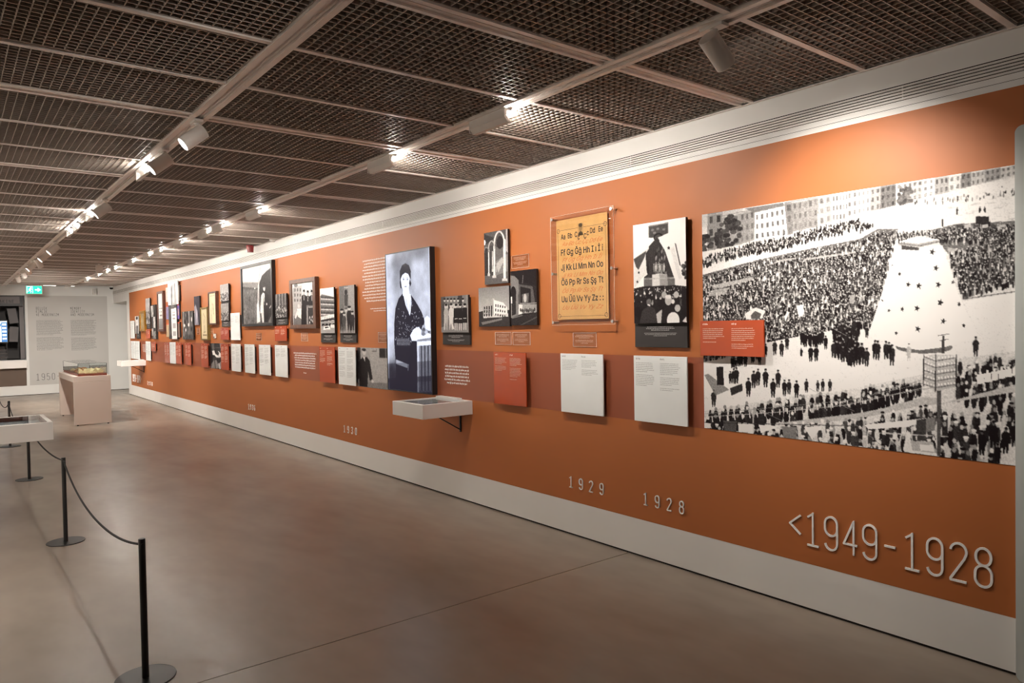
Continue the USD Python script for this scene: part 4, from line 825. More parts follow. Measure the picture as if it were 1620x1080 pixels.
photo_panel('grey photo of trees and small bright figures, right of the tall banner', (-14.691, -13.928), (1.400, 1.923), draw_blotches(44, .34, 80, 56, .34, 7).poly([(.1, 0), (.17, 0), (.15, .9), (.1, .9)], .7).poly([(.6, 0), (.7, 0), (.68, .5), (.62, .5)], .72).ell(.2, .5, .08, .05, .95).ell(.6, .48, .08, .06, .95).ell(.32, .66, .05, .06, .95).ell(.88, .3, .05, .08, .9).soften(.8), seed=10)
pp = Print(34, 50, .22, seed=45); pp.poly([(0, .35), (.35, .3), (.6, .5), (.75, 1), (0, 1)], .62).poly([(.2, .25), (.5, .5), (.55, .9), (.3, .95)], .78).cloud(.12, 8).soften(.9)
photo_panel('narrow dark violet portrait, right of the grey tree photo', (-13.862, -13.508), (1.661, 2.177), pp, d=.03, tint=((.020, .015, .028), (.72, .68, .78)), seed=11)
photo_panel('tall double photo with grey caption at the far end of the wall', (-17.832, -17.419), (1.725, 2.299), draw_crowd_small(46, .66, 50, 70), (-17.876, -17.489), (1.620, 1.719), seed=12, name='double_photograph')
photo_panel('pale upright photo of a lone figure beside the gilt frame', (-19.015, -18.608), (1.515, 1.929), Print(44, 46, .80, seed=47).cloud(.06, 9).ell(.5, .13, .28, .08, .25).poly([(.3, .55), (.8, .55), (.9, 1), (.1, 1)], .45).cloud(.1, 4).soften(.7), (-19.036, -18.612), (1.397, 1.506), seed=13)
# a mosaic of small photographs on one board
t = thing('photo_mosaic', 'tall mosaic board of small photos and grey blocks, left of the dark wood frame', 'photograph', (-17.08, 0, 1.767))
part(t, 'board', box(-.215, .215, -.038, -.0018, -.369, .369), 'caption_grey')
for i, (x0, x1, z0, z1, b) in enumerate([(-.21, .03, .11, .35, .62), (-.12, .00, -.14, .10, .30), (.0, .19, -.13, .11, .72), (-.18, -.02, -.30, -.14, .66), (-.06, .2, -.365, -.20, .52)]):
    part(t, 'photo_board', box(x0, x1, -.046, -.038, z0, z1), 'black_edge'); print_part(t, 'print', draw_blotches(60 + i, b, 26, 26, .22, 6), x0, x1, z0, z1, -.0465)

def framed(label, x0, x1, z0, z1, ix0, ix1, iz0, iz1, frame_mat, pr, d=.05, tint=None, mount=None, name='framed_photograph', cat_='framed picture', lip=.012):
    xc, zc = X_(x0, x1), X_(z0, z1)
    t = thing(name, label, cat_, (xc, 0, zc))
    o = Polygon([(x0 - xc, z0 - zc), (x1 - xc, z0 - zc), (x1 - xc, z1 - zc), (x0 - xc, z1 - zc)])
    i = Polygon([(ix0 - xc, iz0 - zc), (ix1 - xc, iz0 - zc), (ix1 - xc, iz1 - zc), (ix0 - xc, iz1 - zc)])
    part(t, 'frame', cat(wall_shape(o.difference(i), -d, -.0018), wall_shape(o.buffer(-.006, join_style=2).difference(i), -d - .003, -d)), frame_mat)
    part(t, 'backing', box(ix0 - xc, ix1 - xc, -d + lip + .003, -d + lip + .006, iz0 - zc, iz1 - zc), 'mat_white')
    m = mount or (0, 0, 0, 0)
    print_part(t, 'print', pr, ix0 - xc + m[0], ix1 - xc - m[1], iz0 - zc + m[2], iz1 - zc - m[3], -d + lip, tint=tint)
    return t
framed('big black-framed photo of a figure before a dark rock, high on the wall', -11.164, -9.822, 1.607, 2.513, -11.108, -9.872, 1.645, 2.475, 'black_edge', draw_landscape_man())
framed('brown-framed photo of three men in hats', -9.203, -8.366, 1.558, 2.189, -9.130, -8.446, 1.609, 2.138, 'bronze_frame', draw_three_men())
framed('dark wood frame holding a tall grey print, left of the book covers', -16.678, -16.140, 1.555, 2.396, -16.61, -16.205, 1.610, 2.345, 'dark_wood_frame', Print(44, 74, .80, seed=70).cloud(.03, 20).poly([(.05, .70), (.95, .70), (.95, .99), (.05, .99)], .55).poly([(.2, .40), (.4, .40), (.4, .43), (.2, .43)], .5).poly([(.5, .40), (.85, .40), (.85, .43), (.5, .43)], .5).poly([(.15, .50), (.35, .50), (.35, .53), (.15, .53)], .5).poly([(.5, .50), (.7, .50), (.7, .53), (.5, .53)], .5).poly([(.25, .60), (.8, .60), (.8, .63), (.25, .63)], .5))
framed('gilt-framed narrow picture at the far end of the wall', -18.485, -17.926, 1.569, 2.036, -18.39, -18.02, 1.63, 1.98, 'gilt_frame', draw_blotches(71, .62, 34, 34, .18, 8), tint=((.10, .05, .01), (.62, .50, .30)))
framed('olive-framed cream drawing, lower of the two framed drawings', -13.413, -12.975, 1.390, 1.964, -13.388, -13.000, 1.415, 1.939, 'olive_frame', Print(46, 62, .82, seed=72).cloud(.04, 14).line([(.3, .15), (.6, .3), (.4, .5)], .03, .6).line([(.5, .55), (.5, .8)], .04, .5).line([(.3, .78), (.7, .76)], .02, .5).line([(.2, .87), (.8, .87)], .02, .35).line([(.2, .2), (.3, .45)], .02, .65).soften(.6), tint=((.12, .07, .02), (.82, .70, .46)), name='framed_drawing')
framed('bronze-framed cream drawing, upper of the two framed drawings', -12.910, -12.459, 1.653, 2.210, -12.884, -12.486, 1.678, 2.185, 'bronze_frame', Print(46, 60, .84, seed=73).cloud(.04, 14).line([(.55, .35), (.6, .7)], .05, .5).line([(.4, .3), (.45, .6)], .03, .6).line([(.25, .5), (.3, .85)], .03, .6).poly([(.5, .80), (.95, .78), (.95, 1), (.4, 1)], .93).line([(.2, .1), (.8, .08)], .02, .6).soften(.6), tint=((.12, .08, .03), (.82, .72, .50)), name='framed_drawing')

# the tall banner and six book covers round it
t = thing('tall_banner', 'tall printed banner of a grey waterfall and white notices, reaching the air grille', 'banner', (-15.32, 0, 1.967))
print_top = Print(60, 40, .86, seed=80).cloud(.05, 8).poly([(.28, .2), (.75, .1), (.85, 1), (.3, 1)], .62, .8).poly([(.5, .1), (.6, .1), (.62, .9), (.5, .9)], .82).poly([(.35, .3), (.45, .2), (.4, 1), (.32, 1)], .45).cloud(.10, 6).soften(.7)
part(t, 'upper_board', box(-.386, .410, -.05, -.036, .111, .566), 'white_board'); part(t, 'spacer', box(-.35, .20, -.0358, -.0018, .15, .53), 'black_edge'); print_part(t, 'print', print_top, -.386, .410, .111, .566, -.0505, tint=((.02, .025, .028), (.80, .80, .79)))
print_low = Print(52, 60, .35, seed=81).cloud(.14, 8).poly([(.32, .12), (.95, .10), (.97, 1), (.36, 1)], .93)
for k, z in enumerate((.22, .30, .40)): print_low.line([(.5, z), (.8, z)], .02, .55)
print_low.poly([(.5, .53), (.85, .53), (.85, .68), (.5, .68)], .66).poly([(.5, .76), (.85, .76), (.85, .90), (.5, .90)], .66).poly([(.3, 0), (.8, 0), (.7, .08), (.4, .1)], .45).soften(.5)
part(t, 'lower_board', box(-.417, .236, -.04, -.0018, -.565, .110), 'caption_grey'); print_part(t, 'print', print_low, -.417, .236, -.565, .110, -.0405)
for i, (x0, x1, z0, z1, lab, b, ti) in enumerate([
    (-15.973, -15.760, 2.155, 2.446, 'pale book cover, top left of the six beside the banner', .74, ((.10, .05, .04), (.78, .70, .66))),
    (-15.988, -15.780, 1.801, 2.079, 'blue-violet book cover, middle left of the six beside the banner', .62, ((.03, .03, .16), (.50, .48, .70))),
    (-15.995, -15.780, 1.442, 1.715, 'cream book cover with red foot, lower left of the six beside the banner', .70, ((.20, .05, .02), (.78, .66, .42))),
    (-15.060, -14.886, 2.147, 2.441, 'pale pink book cover, top right of the six beside the banner', .74, ((.20, .06, .04), (.78, .66, .62))),
    (-15.080, -14.922, 1.793, 2.081, 'purple and yellow book cover, middle right of the six beside the banner', .5, ((.05, .03, .22), (.40, .30, .62))),
    (-15.078, -14.922, 1.436, 1.734, 'mottled brown book cover, lower right of the six beside the banner', .5, ((.05, .03, .03), (.66, .46, .36)))]):
    t = thing('book_cover', lab, 'book cover', ((x0 + x1) / 2, 0, (z0 + z1) / 2), 0, 'book covers round the tall banner')
    w, h = (x1 - x0) / 2, (z1 - z0) / 2
    p = draw_blotches(82 + i, b, 20, 28, .14, 5); p.c = [(.0, .12, 0, 1, (.5, .03, .02), (.75, .2, .12))] if i % 3 else None
    if i == 4: p.c.append((.35, .75, .3, .6, (.6, .35, .03), (.8, .55, .1)))
    part(t, 'board', box(-w, w, -.03, -.0018, -h, h), 'black_edge'); print_part(t, 'print', p, -w, w, -h, h, -.0305, tint=ti)

# photographs pasted flat along the brown band
for lab, x0, x1, pr in (('photo of a man in a dark suit pasted on the brown band', -7.366, -6.585, draw_suit_man()), ('photo of a pale statue pasted on the brown band', -13.030, -12.296, draw_statue())):
    t = thing('band_photograph', lab, 'photograph', ((x0 + x1) / 2, 0, 1.124)); w = (x1 - x0) / 2
    part(t, 'sheet', box(-w, w, -.0030, -.0017, -.2155, .2155), 'mat_white'); print_part(t, 'print', pr, -w, w, -.2155, .2155, -.0034)
t = thing('crowd_mural', 'huge black-and-white mural photo of a crowd round a draped monument with stars', 'mural', (-1.8985, 0, 1.5545))
part(t, 'sheet', box(-.8095, .8085, -.0034, -.0019, -.6415, .6415), 'mat_white')
print_part(t, 'print', draw_mural(), -.8095, .8085, -.6415, .6415, -.0038)

t = thing('backlit_portrait', 'tall backlit portrait of a woman in a dark patterned coat and close hat', 'light box', (-6.1475, 0, 1.609))
W2, H2 = .4305, .688
o = Polygon([(-W2, -H2), (W2, -H2), (W2, H2), (-W2, H2)])
part(t, 'frame', wall_shape(o.difference(o.buffer(-.009, join_style=2)), -.056, -.0018), 'black_edge')
part(t, 'backing', box(-W2 + .009, W2 - .009, -.048, -.044, -H2 + .009, H2 - .009), 'black_edge')
print_part(t, 'print', draw_portrait(), -W2 + .009, W2 - .009, -H2 + .009, H2 - .009, -.052, 'backlit_print', ((.004, .003, .016), (.80, .84, 1.0)))

# the alphabet poster behind its acrylic sheet
t = thing('alphabet_poster', 'yellow alphabet poster with orange script', 'poster', (-3.739, 0, 1.9525))
t.SetCustomDataByKey('label', 'yellow alphabet poster with black letters behind the clear acrylic sheet')
PW, PH = .262, .364
part(t, 'paper', box(-PW, PW, -.0205, -.0190, -PH, PH), 'poster_paper')
part(t, 'backing', box(-PW + .02, PW - .02, -.0189, -.0018, -PH + .02, PH - .02), 'poster_paper')
def letters(s, h, x, z, slant=0.0, bold=False, sx=.8):
    m = meshkit.text_mesh(s, h, .0005, bold); v = np.array(m.vertices); v[:, 0] *= sx; v[:, 0] += v[:, 1] * slant
    return np.stack([v[:, 0] + x, -v[:, 2] - .0207, v[:, 1] + z], 1), np.array(m.faces)
rows = [('Ff Gg Ğğ Hh I ı İ i', .105), ('Jj Kk Ll Mm Nn Oo', -.005), ('Öö Pp Rr Ss Şş Tt', -.113), ('Uu Üü Vv Yy Zz : :', -.236)]
blk, org = [], []
for s, x, z, h in (('Aa', -.212, .222, .036), ('Bb', -.140, .224, .036), ('C', -.066, .226, .036), ('c', -.036, .205, .036), ('C', .026, .205, .036), ('c', .058, .226, .036), ('Dd', .090, .236, .036), ('Ee', .172, .238, .036)): blk.append(letters(s, h, x, z, 0, True))
for s, z in rows:
    m, f = letters(s, .042, 0, z, 0, True); m[:, 0] = (m[:, 0] - m[:, 0].min()) / np.ptp(m[:, 0]) * .430 - .214; blk.append((m, f))
for s, z in (('Aa Bb Cc Çç Dd Ee', .172), ('Ff Gg Ğğ Hh Iı İi', .055), ('Jj Kk Ll Mm Nn Oo', -.058), ('Öö Pp Rr Ss Şş Tt', -.170), ('Uu Üü Vv Yy Zz', -.292)):
    m, f = letters(s, .030, 0, z, .45, False); m[:, 0] = (m[:, 0] - m[:, 0].min()) / np.ptp(m[:, 0]) * .42 - .205; org.append((m, f))
part(t, 'black_letters', cat(blk), 'poster_black', label='black printed capital and small letters')
part(t, 'orange_letters', cat(org), 'poster_orange', label='orange slanted script letters between the black rows')
bo = Polygon([(-PW + .018, -PH + .022), (PW - .018, -PH + .022), (PW - .018, PH - .075), (-PW + .018, PH - .075)])
part(t, 'border', cat(wall_shape(bo.difference(bo.buffer(-.002, join_style=2)), -.0212, -.0206), wall_shape(unary_union([Point(x, z).buffer(.016).difference(Point(x, z).buffer(.013)) for x in (-PW + .022, PW - .022) for z in (-PH + .026, PH - .079)]), -.0212, -.0206)), 'poster_black')
pm = Print(26, 36, .55, seed=90); pm.poly([(0, 0), (1, 0), (1, 1), (0, 1)], .80); pm.ell(.5, .36, .30, .30, .62).ell(.5, .16, .32, .16, .25).poly([(.05, 1), (.2, .74), (.5, .66), (.8, .74), (.95, 1)], .2).soften(.8)
print_part(t, 'portrait', pm, -.032, .026, .232, .318, -.0213, tint=((.05, .035, .02), (.80, .48, .19)))
t = thing('acrylic_sheet', 'clear acrylic sheet on steel bolts in front of the alphabet poster', 'acrylic sheet', (-3.7135, 0, 1.9465))
AW, AH = .3205, .3985
part(t, 'sheet', box(-AW, AW, -.050, -.046, -AH, AH), 'acrylic')
ow = Polygon([(-AW, -AH), (AW, -AH), (AW, AH), (-AW, AH)])
part(t, 'edge', wall_shape(ow.difference(ow.buffer(-.0016, join_style=2)), -.0502, -.0458), 'acrylic_edge')
for x in (-AW + .02, AW - .02):
    for z in (-AH + .02, -.02, AH - .02):
        part(t, 'bolt', cat(cyl((x, -.056, z), (x, -.0505, z), .011), cyl((x, -.0455, z), (x, -.0018, z), .008)), 'steel', smooth=40)
def acrylic_label(x0, x1, z0, z1, label, seed):
    xc, zc, w, h = X_(x0, x1), X_(z0, z1), (x1 - x0) / 2, (z1 - z0) / 2
    t = thing('acrylic_label', label, 'label', (xc, 0, zc), 0, 'clear acrylic labels on the orange wall')
    part(t, 'plate', box(-w, w, -.006, -.002, -h, h), 'acrylic')
    o = Polygon([(-w, -h), (w, -h), (w, h), (-w, h)]); part(t, 'edge', wall_shape(o.difference(o.buffer(-.0025, join_style=2)), -.0063, -.0018), 'acrylic_edge')
    part(t, 'text', rects(words(-w * .85, w * .85, h * .75, 3, h * .20, h * .075, seed, 'center') + words(-w * .85, w * .85, h * .02, 3, h * .20, h * .07, seed + 1, 'center', .4), -.0066), 'ink_light', kind='stuff')
acrylic_label(-4.562, -4.344, 2.006, 2.109, 'clear acrylic label beside the photo of stone arches', 1)
acrylic_label(-4.801, -4.584, 1.396, 1.499, 'clear acrylic label under the photo of the white building', 2)
acrylic_label(-4.564, -4.344, 1.396, 1.499, 'clear acrylic label under the dark hall photo', 3)
acrylic_label(-3.856, -3.615, 1.390, 1.492, 'clear acrylic label under the alphabet poster', 4)
acrylic_label(-6.86, -6.64, 1.396, 1.508, 'clear acrylic label half hidden behind the backlit portrait', 5)
acrylic_label(-8.95, -8.74, 1.397, 1.503, 'clear acrylic label under the brown-framed photo of three men', 6)
acrylic_label(-10.66, -10.43, 1.397, 1.504, 'clear acrylic label under the big black frame', 7)
acrylic_label(-13.82, -13.66, 1.490, 1.601, 'clear acrylic label under the violet portrait', 8)
acrylic_label(-12.98, -12.82, 1.501, 1.594, 'clear acrylic label under the bronze-framed drawing', 9)
t = thing('room_sensor', 'small white room sensor on the orange wall beside the two drawings', 'sensor', (-12.69, 0, 1.466))
part(t, 'case', rbox(-.048, .048, -.028, -.0018, -.042, .036, .006), 'white_case'); part(t, 'grille', box(-.03, .03, -.0295, -.028, -.03, -.012), 'caption_grey')
def wall_text(label, rs, x, z, m='vinyl_white', y=-.0019):
    t = thing('wall_text', label, 'wall text', (x, 0, z)); part(t, 'paragraph', rects(rs[0], y), m, kind='stuff')
    if len(rs) > 1: part(t, 'source_line', rects(rs[1], y), m, kind='stuff')
wall_text('six white lines of quotation on the brown band, above the wall shelf', [words(-.215, .215, .09, 6, .030, .0125, 21, 'center', .85, .98)], -5.385, 1.118)
wall_text('white quotation centred on the brown band under the brown-framed photo', [words(-.385, .385, .105, 7, .0305, .0125, 22, 'center', .9, .96), words(-.05, .05, -.145, 1, .03, .012, 23, 'center', 1, 1)], -8.86, 1.155)
wall_text('long white quotation on the orange wall beside the backlit portrait', [words(-.30, .30, .235, 14, .0335, .0115, 24, 'right', .9, .99), words(-.16, .30, -.29, 2, .024, .008, 25, 'right', .8, 1)], -6.905, 2.06, y=-.0013)
wall_text('white quotation on the brown band above the far wall shelf', [words(-.22, .22, .10, 6, .030, .0125, 26, 'center', .85, .98)], -18.26, 1.17)

# wall shelves with a glass topped recess
def wall_shelf(x0, x1, label, y0=-.505, z0=.784, z1=.905):
    xc = (x0 + x1) / 2; w = (x1 - x0) / 2
    t = thing('wall_shelf_case', label, 'display case', (xc, 0, z0)); H = z1 - z0
    outer = m3.Manifold.hull(rbox(-w, w, y0, -.0005, 0, H, .003)); hole = m3.Manifold.cube((2 * w - .07, -y0 - .09, .09)).translate((-w + .035, y0 + .035, H - .05))
    part(t, 'tray', outer - hole, 'white_case')
    part(t, 'back_rim', rbox(-w, w - .16, -.055, -.0005, H, H + .012, .002), 'white_case')
    part(t, 'glass', box(-w + .036, w - .036, y0 + .036, -.058, H - .010, H - .006), 'case_glass')
    part(t, 'lining', box(-w + .036, w - .036, y0 + .036, -.058, H - .0495, H - .047), 'case_reflection_blue')
    for k in range(2): part(t, 'document', box(-w + .07 + .2 * k, -w + .24 + .2 * k, y0 + .10, -.12, H - .0468, H - .0455), 'case_paper')
    part(t, 'bracket', cat(box(.062, .078, -.30, -.001, -.012, -.0005), box(.062, .078, -.013, -.001, -.17, -.012)), 'black_metal')
    part(t, 'brace', cyl((.07, -.25, -.012), (.07, -.010, -.15), .005, n=10), 'black_metal')
    return t
wall_shelf(-5.665, -5.150, 'white wall shelf case under the backlit portrait, with a glass top')
wall_shelf(-18.69, -18.155, 'white wall shelf case at the far end of the orange wall')

# free panel in front of the wall at the right edge
t = thing('partition_panel', 'tall white partition panel against the wall at the right end of the mural', 'partition', (-1.084, 0, 0))
ou = Polygon([(0, 0), (2.2, 0), (2.2, 2.35), (.0, 2.35)]).buffer(-.03).buffer(.03, quad_segs=6)
part(t, 'panel', wall_shape(ou, -.045, -.001), 'partition_white'); part(t, 'foot', box(.02, 2.18, -.043, -.003, 0, .031), 'black_edge')
# ---------------------------------------------------------------- the rope barrier
PX = [-3.55, -6.27, -9.24, -12.14, -15.04]; PY = -2.93
for x, lab in zip(PX, ('black rope barrier post standing closest to the camera', 'black rope barrier post, second from the camera', 'black rope barrier post behind the white display case, third from the camera', 'black rope barrier post in front of the dark recess, fourth from the camera', 'black rope barrier post at the far end of the ropes, fifth from the camera')):
    t = thing('barrier_post', lab, 'barrier post', (x, PY, 0), 0, 'black rope barrier posts')
    part(t, 'base', lathe([(0, 0), (.125, 0), (.1265, .002), (.125, .005), (.03, .006), (0, .006)], 48), 'black_metal', smooth=40)
    part(t, 'pole', lathe([(0, .006), (.0145, .006), (.0145, .626), (.013, .629), (0, .629)], 24), 'black_metal', smooth=40)
    part(t, 'rope_eye', cyl((-.019, 0, .606), (.019, 0, .606), .005), 'black_metal')
def rope(xa, xb, za, zb, sag, label):
    t = thing('barrier_rope', label, 'rope', ((xa + xb) / 2, PY, 0), 0, 'black ropes between the barrier posts')
    s = np.linspace(0, 1, 36); xm = (xa + xb) / 2
    part(t, 'cord', tube([(xa + (xb - xa) * u - xm, .004 * math.sin(6 * u), za + (zb - za) * u - sag * 4 * u * (1 - u)) for u in s], .0058, 8), 'rope_black', smooth=True)
    d = 1 if xb > xa else -1
    part(t, 'end_hook', cyl((xa - xm, 0, za), (xa - xm + d * .03, 0, za - .008), .007, n=12), 'black_metal'); part(t, 'end_hook', cyl((xb - xm, 0, zb), (xb - xm - d * .03, 0, zb - .008), .007, n=12), 'black_metal')
rope(PX[0] - .0195, PX[1] + .0195, .600, .606, .150, 'black rope between the closest post and the second post')
rope(PX[1] - .0195, PX[2] + .0195, .606, .606, .080, 'black rope running from the second post under the white case')
rope(PX[2] - .0195, PX[3] + .0195, .606, .606, .16, 'black rope leading from the third to the fourth barrier post')
rope(PX[3] - .0195, PX[4] + .0195, .606, .606, .16, 'black rope between the fourth and the fifth barrier post')

# ---------------------------------------------------------------- bench-shaped plinth with a glass case
t = thing('plinth_table', 'white bench-shaped plinth carrying a glass case near the back wall', 'plinth', (-14.93, -1.665, 0))
w, dpt, hp = .98, .275, .828
part(t, 'top', rbox(-w, w, -dpt, dpt, hp - .10, hp, .004), 'plinth_paint')
part(t, 'leg', rbox(w - .05, w, -dpt, dpt, .018, hp - .1002, .003), 'plinth_paint'); part(t, 'leg', rbox(-w, -w + .05, -dpt, dpt, .018, hp - .1002, .003), 'plinth_paint')
for sx in (-1, 1):
    for sy in (-1, 1): part(t, 'foot', cyl((sx * (w - .025), sy * (dpt - .05), 0), (sx * (w - .025), sy * (dpt - .05), .018), .014), 'black_metal')
t = thing('glass_case', 'glass case of open books standing on the white bench-shaped plinth', 'display case', (-14.93, -1.652, hp + .0006))
gw, gd, gh = .95, .213, .205
part(t, 'base', rbox(-gw, gw, -gd, gd, 0, .034, .002), 'red_wood')
for nm, b in (('glass_pane', box(gw - .005, gw, -gd, gd, .0342, gh)), ('glass_pane', box(-gw, -gw + .005, -gd, gd, .0342, gh)), ('glass_pane', box(-gw + .0052, gw - .0052, -gd, -gd + .005, .0342, gh)), ('glass_pane', box(-gw + .0052, gw - .0052, gd - .005, gd, .0342, gh)), ('glass_top', box(-gw, gw, -gd, gd, gh + .0003, gh + .0058))):
    part(t, nm, b, 'case_glass')
part(t, 'edge_strip', cat(*[box(sx * gw - .003, sx * gw + .003, sy * gd - .003, sy * gd + .003, .0345, gh) for sx in (-1, 1) for sy in (-1, 1)], box(gw - .002, gw + .002, -gd, gd, gh + .006, gh + .009), box(-gw, gw, -gd - .001, -gd + .002, gh + .006, gh + .009)), 'black_edge')
rb = random.Random(8)
BOOKS = [(.64, -.10, 'book_cream', 'cream open book at the near end of the glass case, left'), (.64, .10, 'book_green', 'greenish open book at the near end of the glass case, right'), (.83, -.01, 'book_cream', 'pale open book lying at the front of the glass case'), (.38, -.09, 'book_brown', 'brown book lying in the middle of the glass case'), (.36, .10, 'book_cream', 'cream book behind the greenish book in the glass case'), (.08, -.08, 'book_brown', 'brown book halfway along the glass case'), (-.20, .08, 'book_green', 'green book in the far half of the glass case'), (-.50, -.07, 'book_cream', 'cream book near the far end of the glass case'), (-.74, .06, 'book_brown', 'brown book at the far end of the glass case')]
for i, (x, y, m, lab) in enumerate(BOOKS):
    t = thing('book', lab, 'book', (-14.93 + x, -1.652 + y, hp + .0347), rb.uniform(-12, 12), 'books in the glass case')
    part(t, 'cover', box(-.088, .088, -.082, .082, 0, .004), 'book_brown' if m != 'book_brown' else 'red_wood')
    for s in (-1, 1):
        n = 7; xs = np.linspace(0, 1, n); top = .004 + (.085 if i in (0, 1, 4) else .05) * np.sin(np.clip(xs * 2.2 + .35, 0, math.pi)) * (1 - .35 * xs)
        if i == 2: top *= .6
        cs = m3.CrossSection([np.array([(s * .084 * u, z) for u, z in zip(xs, top)] + [(s * .084, .0042), (0, .0042)])[:: (-1 if s > 0 else 1)]])
        v, f, _ = meshkit.arrays(m3.Manifold.extrude(cs, .156)); part(t, 'page_block', (np.stack([v[:, 2] - .078, v[:, 0], v[:, 1]], 1), f), m)

# ---------------------------------------------------------------- display case at the left edge
t = thing('display_case', 'white display case with a glass top beyond the ropes', 'display case', (-7.62, -3.55, 0))
zt, hh = .80, .152
outer = rbox(-.377, .377, -.65, .657, zt - hh, zt, .003); hole = m3.Manifold.cube((.69, 1.24, .08)).translate((-.345, -.62, zt - .045))
part(t, 'tray', outer - hole, 'white_case')
part(t, 'inner_rim', cat(box(-.345, .345, .605, .6195, zt - .04, zt - .006), box(-.345, .345, -.6195, -.605, zt - .04, zt - .006), box(.33, .3445, -.604, .604, zt - .04, zt - .006), box(-.3445, -.33, -.604, .604, zt - .04, zt - .006)), 'red_wood')
part(t, 'glass', box(-.3445, .3445, -.6195, .6195, zt - .0055, zt - .002), 'case_glass')
part(t, 'lining', box(-.3445, .3445, -.6195, .6195, zt - .0448, zt - .0425), 'case_reflection_blue')
for k in range(3): part(t, 'document', box(-.24, .20, .18 - .36 * k, .46 - .36 * k, zt - .0424, zt - .041), 'case_paper')
for y in (-.52,): part(t, 'leg_panel', rbox(-.30, .30, y - .05, y + .05, 0, zt - hh - .0005, .004), 'white_case')
part(t, 'leg_panel', rbox(-.30, .30, -.30, -.24, 0, zt - hh - .0005, .004), 'white_case')

# ---------------------------------------------------------------- the back wall
def face_x(v, f, x):            # lettering drawn in (x, z) on a wall facing -y, turned to a wall facing +x
    v = np.array(v); return np.stack([x - v[:, 1], v[:, 0], v[:, 2]], 1), f
def back_text(label, rs_list, names, mat_='vinyl_grey'):
    t = thing('wall_text', label, 'wall text', (XB, 0, 0))
    for nm, rs in zip(names, rs_list): part(t, nm, rects(rs, .0026, 'yz'), mat_, kind='stuff')
def heading(lines, y, z, label):
    t = thing('wall_heading', label, 'heading', (XB, y, 0))
    for i, s in enumerate(lines):
        from shapely import affinity
        for c, g in glyph_row(s, .062, .042, .13, .95): part(t, 'letter', face_x(*wall_shape(affinity.translate(g, 0, z - .082 * i), -.0034, -.0021), 0), 'vinyl_grey')
heading(['BELLEK', 'KİMLİK', 'VE MODERNİZM'], -1.755, 2.172, 'grey heading BELLEK KİMLİK VE MODERNİZM on the back wall panel')
heading(['MEMORY', 'IDENTITY', 'AND MODERNISM'], -1.000, 2.172, 'grey heading MEMORY IDENTITY AND MODERNISM on the back wall panel')
for lab, y0, y1, sd in (('left column of small grey text on the back wall panel', -1.762, -1.130, 51), ('right column of small grey text on the back wall panel', -1.005, -.375, 52)):
    n1, n2 = (15, 13) if sd == 51 else (16, 13); a = words(y0, y1, 1.905, n1, .0262, .0105, sd); b = words(y0, y1, 1.905 - n1 * .0262 - .045, n2, .0262, .0105, sd + 9)
    back_text(lab, [a, b], ['paragraph', 'paragraph'])
t = thing('year_lettering', 'grey numerals 1950- low on the back wall panel', 'lettering', (XB, -1.788, .366))
for c, g in glyph_row('1950-', .165, .112, .075, .85): part(t, 'dash' if c == '-' else 'digit', face_x(*wall_shape(g, -.009, -.0021), 0), 'vinyl_grey')
# recess with a screen, left end of the back wall
rc = setting('wall_recess', (XB, 0, 0))
part(rc, 'lining', cat(box(-1.6, -1.55, -4.2, -1.99, .85, 2.6), box(-1.55, -.301, -4.25, -4.2, .85, 2.6), box(-1.55, -.301, -1.99, -1.94, .85, 2.6), box(-1.55, -.301, -4.2, -1.99, .80, .8995), box(-1.55, -.301, -4.2, -1.99, 2.5305, 2.6)), 'niche_dark')
t = thing('window_ledge', 'white ledge under the dark recess of the back wall', 'ledge', (XB, -3.1, .70)); part(t, 'shelf', rbox(.0025, .16, -1.1, 1.105, .0, .19, .003), 'white_case'); part(t, 'bracket', box(.0025, .10, -.9, -.87, -.10, -.001), 'black_metal')
t = thing('recess_sign', 'dark framed grey sign over the recess, its end lettered AKİNE', 'sign', (XB - .14, -2.55, 2.26))
part(t, 'frame', rbox(0, .05, -.5, .52, 0, .265, .004), 'black_edge'); part(t, 'panel', box(.0505, .054, -.45, .46, .07, .235), 'niche_mid')
from shapely import affinity
for c, g in glyph_row('MAKINE', .072, .066, .16, 1.25): part(t, 'letter', face_x(*wall_shape(affinity.translate(g, -.025, .085), -.0575, -.0545), 0), 'black_edge')
t = thing('wall_screen', 'bright blue-white screen in the dark recess', 'screen', (XB - .42, -2.60, 1.36))
part(t, 'casing', rbox(-.03, 0, -.45, .27, -.03, .56, .006), 'black_edge'); part(t, 'display', box(.0003, .003, -.43, .25, 0, .53), 'screen_white')
part(t, 'side_bar', box(.0032, .005, .13, .25, 0, .50), 'screen_blue'); part(t, 'title_bar', box(.0032, .005, -.43, .125, .40, .47), 'screen_blue'); part(t, 'entry', rects([(.145, .235, .06 + .09 * k, .11 + .09 * k) for k in range(5)] , .0054, 'yz'), 'screen_white', kind='stuff'); part(t, 'picture', box(.0032, .005, -.05, .09, .06, .12), 'screen_blue')
part(t, 'stand', box(-.02, -.004, -.12, -.06, -.4595, -.031), 'black_metal')
for k in range(4):
    t = thing('stair_step', f'grey step in the dark recess, {ORD[k]} from the bottom', 'step', (XB - .45 - .18 * k, -2.75, .9 + .0)); part(t, 'tread', box(-.17, 0, -.6, .40, .085 * (k + 1) - .02, .085 * (k + 1)), 'niche_step'); part(t, 'riser', box(-.17, -.02, -.58, .38, 0, .085 * (k + 1) - .0205), 'niche_dark')
